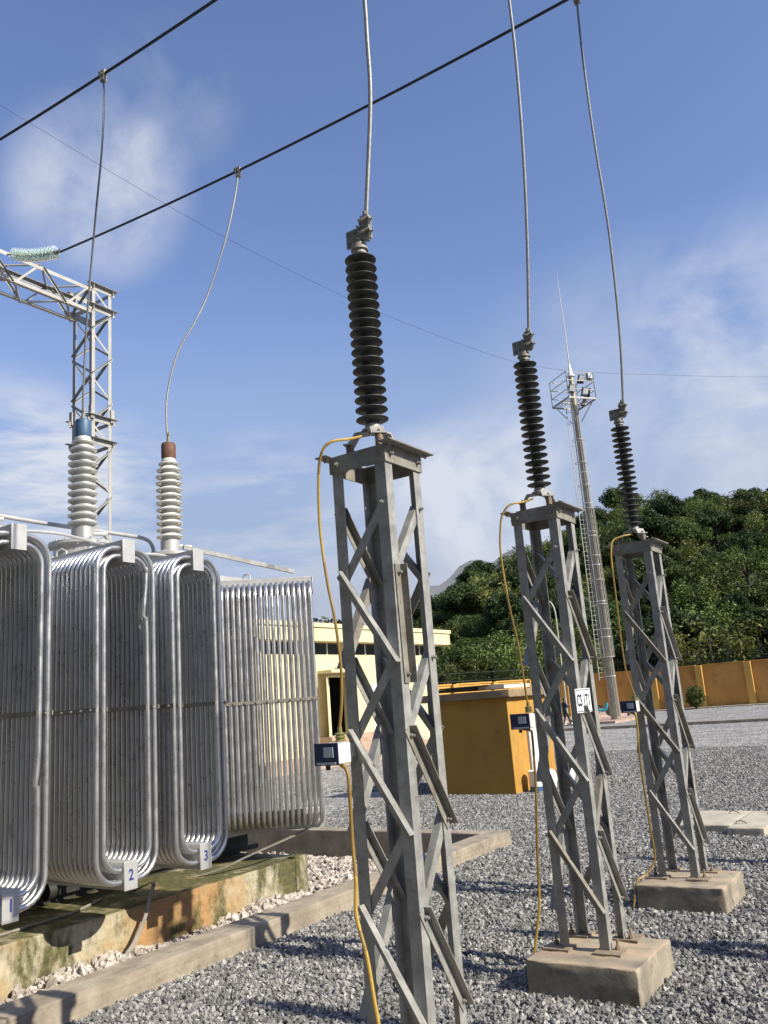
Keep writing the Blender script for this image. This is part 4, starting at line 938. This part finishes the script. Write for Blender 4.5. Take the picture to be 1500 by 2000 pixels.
tp = MB(); tp.lathe([(.0, 26.2), (.30, 26.2), (.30, 26.3), (.22, 26.32), (.05, 27.3), (.0, 27.3)], seg=16); tp.build('rod_socket', white, ms)
MB().tube([(0, 0, 27.2), (0, 0, 31), (-.02, 0, 35.3)], [.055, .04, .015], 8).build('lightning_rod', galv_p, ms)
for k, (u, v, z, yaw_, tilt) in enumerate(((-.85, -1.22, 24.75, 0, .5), (.1, -1.22, 25.6, 0, .55), (.25, -1.27, 24.55, .1, .5), (1.08, -.9, 26.0, .2, .1), (1.22, -.45, 24.8, .9, .3), (1.36, .55, 24.5, 1.5, .4))):
    fd = (-e2 * math.cos(yaw_) + e1 * math.sin(yaw_)); sd_ = Z.cross(fd).normalized(); dn = (fd * math.cos(tilt) - Z * math.sin(tilt)).normalized(); u2 = dn.cross(sd_).normalized()
    if u2.z < 0: u2 = -u2
    c = e1 * u + e2 * v + Z * z; fl = MB(); fl.box(c, (.56, .52, .16), (sd_, u2, dn)); fl.box(c - u2 * .36 - dn * .05, (.5, .14, .2), (sd_, u2, dn))
    fo = fl.build('floodlight', black, ms, bevel=.02)
    MB().box(c + dn * .083, (.48, .44, .006), (sd_, u2, dn)).build('lens', lensm, fo, smooth=False)
ld = MB(); lo = -camr * .66 - camf * .15
for s in (-1, 1): ld.bar(lo + camf * s * .1 + camr * s * .22 + Z * 3.0, lo * .75 + camf * s * .1 + camr * s * .22 + Z * 24.2, .05)
for z in np.arange(3.2, 24, .34):
    c = lo * (1 - .25 * (z - 3) / 21); ld.bar(c - camr * .22 - camf * .1 + Z * z, c + camr * .22 + camf * .1 + Z * z, .028)
ld.build('ladder', galv, ms, smooth=False)
cg = MB()
for z in (4.6, 6.6, 8.4, 10.2, 12.0, 13.8, 15.6, 17.4, 19.2, 21.0):
    kk = .62 - .006 * z; cg.tube([camr * math.cos(q) * kk * .9 - camr * .06 - camf * math.sin(q) * kk + Z * z for q in np.linspace(0, 2 * math.pi, 19)], .024, 5)
for q in (-.3, .25, .9, 2.2, 2.9):
    cg.tube([camr * math.cos(q) * (.62 - .006 * z) * .9 - camr * .06 - camf * math.sin(q) * (.62 - .006 * z) + Z * z for z in (4.6, 12, 21.0)], .016, 5)
for z in np.arange(4.6, 21, .45): kk = .60 - .006 * z; cg.bar(camr * kk * .84 + Z * z, camr * kk * .62 - camf * kk * .7 + Z * z, .02)
cg.build('safety_cage', galv_p, ms)

# lamp post
lp = thing('lamp_post', 'slender pale lamp post with curved arm seen through the middle lattice stand', 'lamp post', (-25.6, 62, .36))
MB().tube(spline([(0, 0, 0), (0, 0, 4), (.0, 0, 7.2), (-.03, 0, 8.2), (-.18, .0, 8.75), (-.5, 0, 9.05), (-1.3, 0, 9.2)]), .055, 8).build('post', galv_p, lp)
MB().lathe([(0, 0), (.10, 0), (.14, .12), (.10, .45), (0, .5)], (-1.2, 0, 9.2), -X, 12).build('lamp_head', white, lp)

lq = copy_tree(lp); lq.location = (6.5, 26.9, 0); lq.rotation_euler = (0, 0, R(180)); lq['label'] = 'slender pale lamp post added out of view on the right for its shadow on the gravel yard'  # unseen post added for the thin shadow line across the yard

# ------------------------------------------------------------------ perimeter walls
def wall(p0, p1, z1, mt, label, panel, railing=True, cap=True):
    p0, p1 = Vector(p0), Vector(p1); L = (p1 - p0).length; d = (p1 - p0).normalized(); n = Vector((d.y, -d.x, 0))
    t = thing('boundary_wall', label, 'wall', p0); th_ = .22
    w2 = MB(); w2.prism([(-th_ / 2, -.3), (th_ / 2, -.3), (th_ / 2, z1), (-th_ / 2, z1)], Vector(), d * L, n, Z)
    w2.prism([(th_ / 2 + .001, 1.55), (th_ / 2 + .03, 1.55), (th_ / 2 + .03, 1.75), (th_ / 2 + .001, 1.75)], Vector(), d * L, n, Z)
    w2.build('wall_panel', mt, t, smooth=False)
    k = int(L / panel); c = MB()
    for i in range(k + 1):
        MB().box(d * min(L - .2, (i * L / k)) + n * .12 + Z * (z1 / 2 - .1), (.6, .72, z1 + .32), (d, n, Z)).build('pillar', orange_l if cap else mt, t, bevel=.02)  # pillars lighter than the panels, sunlight put into their colour
    if cap:
        for i in range(k): c.prism([(-.2, z1 + .002), (.2, z1 + .002), (.2, z1 + .13), (-.2, z1 + .13)], d * (i * L / k + .28), d * ((i + 1) * L / k - .28), n, Z)
        c.build('coping', mt, t, smooth=False)
    if railing:
        r = MB(); zt = z1 + 1.25
        for z in (z1 + .30, zt - .2): r.prism([(-.02, z), (.02, z), (.02, z + .05), (-.02, z + .05)], Vector(), d * L, n, Z)
        for s in np.arange(.1, L, .30): r.bar(d * s + Z * (z1 + .13), d * s + Z * zt, .028)
        for s in np.arange(0, L, 2.6): r.bar(d * s + Z * z1, d * s + Z * (zt + .1), .06)
        r.build('railing', railm, t, smooth=False)
    return t
wall((-33.0, 81.3, 0), (18, 81.3, 0), 3.75, orange, 'long orange panelled boundary wall with pillars at the foot of the wooded hill', 4.1)
wall((-43.5, 60.5, .3), (-36.4, 79.5, .3), 3.45, orange_l, 'bright yellow boundary wall section behind the shed with dark spiked railing', 5.0)
gp = thing('gate_pillar', 'orange gate pillar behind the person at the path', 'pillar', (-28.0, 68.0, .36))
MB().box((0, 0, 1.9), (.8, .8, 3.8)).build('shaft', orange_l, gp, bevel=.02); MB().box((0, 0, 3.9), (1.1, 1.1, .2)).build('cap', orange_l, gp, bevel=.02)

# ------------------------------------------------------------------ person
def skinned(name, verts, edges, radii, mt, parent, root=0, sub=2):
    me = bpy.data.meshes.new(name); me.from_pydata(verts, edges, []); o = bpy.data.objects.new('tmp', me); COL.objects.link(o)
    md = o.modifiers.new('s', 'SKIN'); sv = me.skin_vertices[0].data
    for i, r in enumerate(radii): sv[i].radius = (r, r) if not isinstance(r, tuple) else r; sv[i].use_root = (i == root)
    sb = o.modifiers.new('u', 'SUBSURF'); sb.levels = sub; sb.render_levels = sub
    bpy.context.view_layer.update()
    me2 = bpy.data.meshes.new_from_object(o.evaluated_get(bpy.context.evaluated_depsgraph_get())); bpy.data.objects.remove(o)
    me2.materials.clear(); me2.materials.append(mt); me2.polygons.foreach_set('use_smooth', [True] * len(me2.polygons)); me2.name = name
    r = bpy.data.objects.new(name, me2); COL.objects.link(r); r.parent = parent; return r
pe = thing('person', 'person in dark navy clothes walking on the path behind the middle lattice stand', 'person', (-22.9, 55.0, .22))
pe.rotation_euler = (0, 0, R(60))
PV = [(0, 0, .92), (0, 0, 1.12), (.01, 0, 1.36), (.02, 0, 1.47), (.05, 0, 1.55),
      (0, .09, .88), (.06, .10, .50), (-.10, .10, .10), (.02, .11, .03), (0, -.09, .88), (.20, -.10, .52), (.30, -.10, .09), (.44, -.10, .04),
      (.0, .19, 1.38), (.05, .24, 1.12), (.25, .18, 1.22), (.0, -.19, 1.38), (.10, -.23, 1.13), (.30, -.16, 1.28)]
PE = [(0, 1), (1, 2), (2, 3), (3, 4), (0, 5), (5, 6), (6, 7), (7, 8), (0, 9), (9, 10), (10, 11), (11, 12), (2, 13), (13, 14), (14, 15), (2, 16), (16, 17), (17, 18)]
PR = [(.11, .15), (.11, .14), (.12, .17), .06, .055, .095, .07, .05, .04, .095, .07, .05, .04, .065, .05, .04, .065, .05, .04]
body = skinned('body', PV, PE, PR, cloth_n, pe)
hb = MB(); hb.lathe([(.0, -.115), (.045, -.105), (.068, -.06), (.080, 0), (.085, .05), (.07, .10), (.03, .125), (.0, .128)], (.07, 0, 1.64), Z, 16); hb.lathe([(0, 0), (.016, 0), (.008, .025), (0, .028)], (.148, 0, 1.62), X, 8)
for s in (-1, 1): hb.lathe([(0, 0), (.025, 0), (.02, .012), (0, .014)], (.065, s * .08, 1.63), Y * s, 8)
hb.build('head', skin, pe, ang=80)
MB().lathe([(.088, -.02), (.092, .03), (.078, .095), (.035, .135), (.0, .138)], (.055, 0, 1.645), Vector((-.25, 0, 1)), 16).build('hair', hair, pe, ang=80)
for s, w0 in ((1, (.25, .18, 1.22)), (-1, (.30, -.16, 1.28))):
    hd = MB(); w0 = Vector(w0); hd.lathe([(0, 0), (.03, .01), (.042, .06), (.036, .10), (0, .105)], w0, Vector((.7, -s * .3, .6)), 10)
    for k in range(4): b0 = w0 + Vector((.06, -s * .03 + (k - 1.5) * .02, .06)); hd.tube([b0, b0 + Vector((.035, -s * .01, .03)), b0 + Vector((.045, -s * .03, .05 - .006 * k))], [.010, .009, .007], 6)
    hd.tube([w0 + Vector((.02, -s * .03, .03)), w0 + Vector((.03, -s * .06, .06))], [.012, .009], 6)
    hd.build('hand', skin, pe, ang=80)
for c in ((.04, .11, .02), (.46, -.10, .03)):
    f = MB(); f.box(Vector(c) + Vector((.0, 0, .02)), (.24, .09, .07)); f.build('shoe', white, pe, bevel=.02)

# ------------------------------------------------------------------ motorbike
mo = thing('motorbike', 'teal motorbike parked on the path beside the lighting mast', 'motorbike', (-23.3, 63.0, .36))
mo.rotation_euler = (0, 0, R(25))
for x in (-.62, .62):
    w3 = MB(); w3.lathe([(.23, -.04), (.30, -.045), (.315, 0), (.30, .045), (.23, .04)], (x, 0, .315), Y, 24); wo_ = w3.build('wheel', black, mo)
    r3 = MB(); r3.lathe([(.0, -.03), (.05, -.03), (.05, .03), (.0, .03)], (x, 0, .315), Y, 12); r3.lathe([(.21, -.02), (.232, -.02), (.232, .02), (.21, .02)], (x, 0, .315), Y, 24)
    for k in range(6): a_ = k * math.pi / 3; r3.cyl((x, 0, .315), (x + .22 * math.cos(a_), 0, .315 + .22 * math.sin(a_)), .012, 6)
    r3.build('rim', galv, wo_)
bd = MB(); bd.tube(spline([(-.80, 0, .72), (-.5, 0, .68), (-.1, 0, .50), (.25, 0, .48), (.42, 0, .72), (.46, 0, .98)]), [.05] + [.12] * 20 + [.13] * 19 + [.07], 12); bd.build('body', teal, mo)
MB().tube(spline([(-.72, 0, .80), (-.4, 0, .82), (-.05, 0, .76), (.12, 0, .74)]), .09, 10).build('seat', black, mo)
MB().tube([(.44, -.34, 1.02), (.40, -.12, 1.04), (.46, 0, .98), (.40, .12, 1.04), (.44, .34, 1.02)], .018, 8).tube([(.46, 0, .95), (.62, 0, .315)], .028, 8).build('handlebar', black, mo)
MB().tube([(.40, .2, 1.03), (.38, .27, 1.22)], .008, 6).tube([(.40, -.2, 1.03), (.38, -.27, 1.22)], .008, 6).box((.37, .28, 1.25), (.02, .11, .08)).box((.37, -.28, 1.25), (.02, .11, .08)).build('mirror', black, mo)
MB().lathe([(0, 0), (.08, 0), (.07, .05), (0, .07)], (.50, 0, .90), X, 14).build('headlight', lensm, mo)
MB().lathe([(0, 0), (.05, 0), (.055, .45), (.03, .5), (0, .5)], (-.1, -.12, .33), -X, 10).build('exhaust', galv, mo)

# ------------------------------------------------------------------ hill, trees, undergrowth
AZ = [-60, -44, -38, -35.7, -32, -30, -27.7, -25.9, -24.4, -20.1, -17.6, -16, -14.4, -11.3, -8.3, 0, 12, 30, 60]
TN = [.03, .04, .055, .06, .085, .110, .140, .150, .160, .188, .207, .203, .200, .197, .196, .192, .18, .14, .10]
DR = 168.0
def hill_h(x, y):
    a = math.degrees(math.atan2(x, y)); d = math.hypot(x, y)
    H = np.interp(a, AZ, TN) * DR + 2.45 - 5.6
    t = (d - 89) / (DR - 89)
    if t <= 0: return -.2
    if t < 1: k = t * t * (3 - 2 * t); k = .55 * k + .45 * t
    else: k = 1 - .25 * (t - 1) ** 2
    return max(-.2, H * k) + .8 * math.sin(x * .11 + 1) * math.sin(y * .13) * min(1, max(0, t) * 3)
hv, hf = [], []; na, nd = 90, 44
for j in range(nd + 1):
    d = 86 + j * 4.0
    for i in range(na + 1):
        a = R(-60 + i * 120 / na); x, y = d * math.sin(a), d * math.cos(a); hv.append((x, y, hill_h(x, y) if y > 83 else -.3))
for j in range(nd):
    for i in range(na): k = j * (na + 1) + i; hf.append((k, k + 1, k + na + 2, k + na + 1)) if min(hv[k][1], hv[k + 1][1], hv[k + na + 1][1]) > 82.5 else None
hb_ = MB(); hb_._add(hv, hf); tag(hb_.build('hill', soil, ang=180), kind='structure')
# unseen bare slope added behind the camera to block sky light
hb_ = MB(); hv, hf = [], []; rb_ = np.random.default_rng(8)
for j in range(25):
    for i in range(61):
        a = R(98 + i * 166 / 60); d = 13 + j * 2.5; t = max(0, (d - 15) / 58); e = min(1, min(i, 60 - i) / 8)
        hv.append((d * math.sin(a), d * math.cos(a), -.2 + (46 * t ** .5 * e if t > 0 else 0) + rb_.uniform(-.8, .8) * (1 if t > 0 else 0)))
for j in range(24):
    for i in range(60): k = j * 61 + i; hf.append((k, k + 1, k + 62, k + 61))
hb_._add(hv, hf); tag(hb_.build('hill', soil, ang=180), kind='structure')
# misty ridge beyond the near hill
fv, ff = [], []
for i in range(61):
    a = R(-48 + i * .75); d = 1000
    h = 1000 * np.interp(math.degrees(a), [-48, -36, -31.5, -30, -28.4, -27, -25, -20, -10, -3], [.03, .07, .122, .134, .158, .166, .168, .16, .13, .10]) + 5 * math.sin(i * 1.7) + 4 * math.sin(i * .6) + 2 * math.sin(i * 4.1)
    for k, (dd, hh) in enumerate(((800, 0), (900, .6), (1000, 1), (1100, .4))): fv.append((dd * math.sin(a), dd * math.cos(a), h * hh))
for i in range(60):
    for k in range(3): ff.append((i * 4 + k, i * 4 + k + 1, (i + 1) * 4 + k + 1, (i + 1) * 4 + k))
fm_ = MB(); fm_._add(fv, ff); tag(fm_.build('far_hill', mat('far_forest', (.03, .05, .025), (.06, .085, .04), .08, .95, 0, 1.0, .3, bdist=4), ang=180), kind='structure')

def leaf_quads(rng, cen, nor, size, jitter=.9, aspect=.55):
    """small rhombic leaf sprays at cen, facing roughly nor"""
    n = len(cen); nn = nor + rng.normal(size=(n, 3)) * jitter; nn /= np.linalg.norm(nn, axis=1)[:, None]
    r = rng.normal(size=(n, 3)); a = np.cross(nn, r); a /= np.linalg.norm(a, axis=1)[:, None]; b = np.cross(nn, a)
    s = size * rng.uniform(.6, 1.4, n)[:, None]
    v = np.stack([cen - a * s, cen - b * s * aspect + nn * s * .15, cen + a * s, cen + b * s * aspect + nn * s * .15], 1).reshape(-1, 3)
    return v
def quads_obj(name, v, mt, parent=None):
    n = len(v) // 4; me = bpy.data.meshes.new(name); me.vertices.add(len(v)); me.vertices.foreach_set('co', v.astype(np.float32).ravel())
    me.loops.add(4 * n); me.loops.foreach_set('vertex_index', np.arange(4 * n, dtype=np.int32)); me.polygons.add(n)
    me.polygons.foreach_set('loop_start', np.arange(0, 4 * n, 4, dtype=np.int32)); me.materials.append(mt); me.update(calc_edges=True); me.validate()
    o = bpy.data.objects.new(name, me); COL.objects.link(o)
    if parent: o.parent = parent
    return o
def make_tree(seed, kind, name, label, height=9.0, rad=3.6, group='trees on the wooded hillside'):
    rng = np.random.default_rng(seed); rnd = random.Random(seed)
    t = thing(name, label, 'tree', (0, 0, 0), group); th = height
    tb = MB(); tips = []; base = Vector((0, 0, -.8)); fork = Vector((rnd.uniform(-.3, .3), rnd.uniform(-.3, .3), th * .35))
    tb.tube([base, fork * .5, fork, Vector((fork.x * 1.5, fork.y, th * .8))], [.20, .16, .12, .04], 7)
    for k in range(6):
        a = k * 1.05 + rnd.uniform(-.3, .3); e = Vector((math.cos(a) * rad * .6, math.sin(a) * rad * .6, th * rnd.uniform(.5, .8))); tb.tube([fork, (fork + e) / 2 + Vector((0, 0, .3)), e], [.09, .06, .02], 5)
    tb.build('trunk', bark, t)
    nc = {'dense': 30, 'loose': 22, 'bamboo': 26}[kind]; V = []
    for k in range(nc):
        u = rng.normal(size=3); u /= np.linalg.norm(u); u[2] = abs(u[2]) * .9 - .25; rr = rng.uniform(.45, 1.0)
        c = np.array([u[0] * rad * rr, u[1] * rad * rr, th * .58 + u[2] * th * .40 * rr]); cr_ = rad * rng.uniform(.26, .46)
        if kind == 'bamboo':
            c = np.array([u[0] * rad * .8, u[1] * rad * .8, 0]); h_ = th * rng.uniform(.6, 1.05); lean = u[:2] * rad * .5; n = 150; s = rng.uniform(.25, 1, n)
            p = np.stack([c[0] + lean[0] * s ** 2, c[1] + lean[1] * s ** 2, h_ * (s - .18 * np.maximum(0, s - .75) * 4 * .5)], 1) + rng.normal(size=(n, 3)) * np.array([.45, .45, .3])
            nr = np.tile(np.array([0, 0, 1.]), (n, 1)); V.append(leaf_quads(rng, p, nr, .26, 1.2, .35)); continue
        n = 300 if kind == 'dense' else 210
        p = rng.normal(size=(n, 3)); p /= np.linalg.norm(p, axis=1)[:, None]; rr2 = rng.uniform(.55, 1.05, n)[:, None]
        q = c + p * cr_ * rr2 * np.array([1, 1, .75]); V.append(leaf_quads(rng, q, p + np.array([0, 0, .4]),   .18 if kind == 'dense' else .165, .9))
    quads_obj('crown', np.concatenate(V), {'dense': leaf_d, 'loose': leaf_m, 'bamboo': leaf_b}[kind], t)
    return t
LAB = {'dense': 'dense dark green tree on the wooded hillside beyond the orange wall', 'loose': 'mid green loose crowned tree on the wooded hillside beyond the orange wall', 'bamboo': 'feathery yellow green bamboo clump on the wooded hillside beyond the orange wall'}
NAM = {'dense': 'dense_tree', 'loose': 'loose_tree', 'bamboo': 'bamboo_clump'}
GRP = {'dense': 'dense trees on the hillside', 'loose': 'loose trees on the hillside', 'bamboo': 'bamboo clumps on the hillside'}
protos = [(k, make_tree(s, k, NAM[k], LAB[k], h, r, GRP[k])) for s, k, h, r in ((1, 'dense', 9.5, 3.6), (2, 'dense', 8, 3.9), (3, 'loose', 9, 3.4), (4, 'dense', 10.5, 3.4), (5, 'loose', 7.5, 3.2), (6, 'bamboo', 9, 2.6), (7, 'bamboo', 7.5, 2.9))]
rng = random.Random(77); spots = []; tries = 0
while len(spots) < 290 and tries < 60000:
    tries += 1
    a = R(rng.uniform(-34, 4)); d = math.sqrt(rng.uniform(92 ** 2, 178 ** 2)); x, y = d * math.sin(a), d * math.cos(a)
    if y < 87: continue
    if all((x - p[0]) ** 2 + (y - p[1]) ** 2 > 13.5 for p in spots): spots.append((x, y))
used = set()
for x, y in spots:
    i = rng.choices(range(7), (2.2, 2.2, 3, 2.2, 3, 2.4, 2.4))[0]; k, pr_ = protos[i]
    o = copy_tree(pr_) if i in used else pr_; used.add(i)
    s = rng.uniform(.60, 1.05); o.location = (x, y, hill_h(x, y) - .2); o.scale = (s * rng.uniform(.9, 1.15), s * rng.uniform(.9, 1.15), s); o.rotation_euler = (0, 0, rng.uniform(0, 6.28))
fars = [('dense', -48, 62, 1.25), ('loose', -52, 70, 1.3), ('dense', -56, 60, 1.35), ('dense', -45.5, 71, 1.12)]
FL = ['far dark tree top above the red roof, just right of the far tube bank', 'loose tree behind the control building roof', 'dark tree left behind the control building roof', 'dark tree top above the red roof beside the nearest lattice stand']
for (k, x, y, s), l in zip(fars, FL):
    pr_ = [p for q, p in protos if q == k][0]; o = copy_tree(pr_); o.location = (x, y, -.2); o.scale = (s, s, s); o['label'] = l; o['group'] = 'trees behind the control building'
# undergrowth
rg_ = np.random.default_rng(5); C_ = []; Nn = []
for k in range(5200):
    a = R(rg_.uniform(-40, 10)); d = math.sqrt(rg_.uniform(89 ** 2, 176 ** 2)); x, y = d * math.sin(a), d * math.cos(a)
    if y < 84: continue
    z = hill_h(x, y) - .3; n = 46; p = rg_.normal(size=(n, 3)); p /= np.linalg.norm(p, axis=1)[:, None]; p[:, 2] = np.abs(p[:, 2]); r_ = rg_.uniform(.8, 2.3)
    C_.append(np.array([x, y, z]) + p * r_ * rg_.uniform(.6, 1, n)[:, None]); Nn.append(p + np.array([0, 0, .4]))
tag(quads_obj('hillside_undergrowth', leaf_quads(rg_, np.concatenate(C_), np.concatenate(Nn), .20), leaf_m), kind='stuff')
# creeper hanging along the wall foot of the hill, and the small bush in front of the wall
C_ = rg_.normal(size=(520, 3)); C_ /= np.linalg.norm(C_, axis=1)[:, None]
bs = thing('bush', 'small rounded green bush at the foot of the orange wall', 'bush', (-20.0, 77.4, .06))
quads_obj('foliage', leaf_quads(rg_, C_ * np.array([.85, .85, 1.0]) * rg_.uniform(.5, 1, 520)[:, None] + np.array([0, 0, 1.05]), C_, .16), leaf_m, bs)
MB().tube([(0, 0, -.1), (.05, 0, .9)], [.05, .02], 6).build('stem', bark, bs)

# low mist bank lying in the valley in front of the far ridge
mb_ = MB(); a_ = R(-30); mc = Vector((640 * math.sin(a_), 640 * math.cos(a_), 55)); rx, ry, rz = Vector((math.cos(a_), -math.sin(a_), 0)), Vector((math.sin(a_), math.cos(a_), 0)), Z
vs_, fs2 = [], []
for j in range(25):
    th_ = math.pi * j / 24
    for i in range(48):
        ph_ = 2 * math.pi * i / 48; k = 1 + .10 * math.sin(3 * ph_ + 1) * math.sin(th_) + .06 * math.sin(7 * ph_ + 2 * th_)
        vs_.append(mc + rx * 230 * math.sin(th_) * math.cos(ph_) * k + ry * 120 * math.sin(th_) * math.sin(ph_) * k + rz * 62 * math.cos(th_) * k)
for j in range(24):
    for i in range(48): fs2.append((j * 48 + i, j * 48 + (i + 1) % 48, (j + 1) * 48 + (i + 1) % 48, (j + 1) * 48 + i)[::-1])
mb_._add(vs_, fs2); hz = mb_.build('mist', bpy.data.materials.new('mist_air'))
hm = hz.data.materials[0]; hm.use_nodes = True; hm.node_tree.nodes.clear()
ho = hm.node_tree.nodes.new('ShaderNodeOutputMaterial'); hv_ = hm.node_tree.nodes.new('ShaderNodeVolumePrincipled')
hv_.inputs['Color'].default_value = (.93, .95, 1.0, 1); hv_.inputs['Density'].default_value = .0032; hv_.inputs['Anisotropy'].default_value = .1
hm.node_tree.links.new(hv_.outputs[0], ho.inputs['Volume']); tag(hz, kind='stuff')
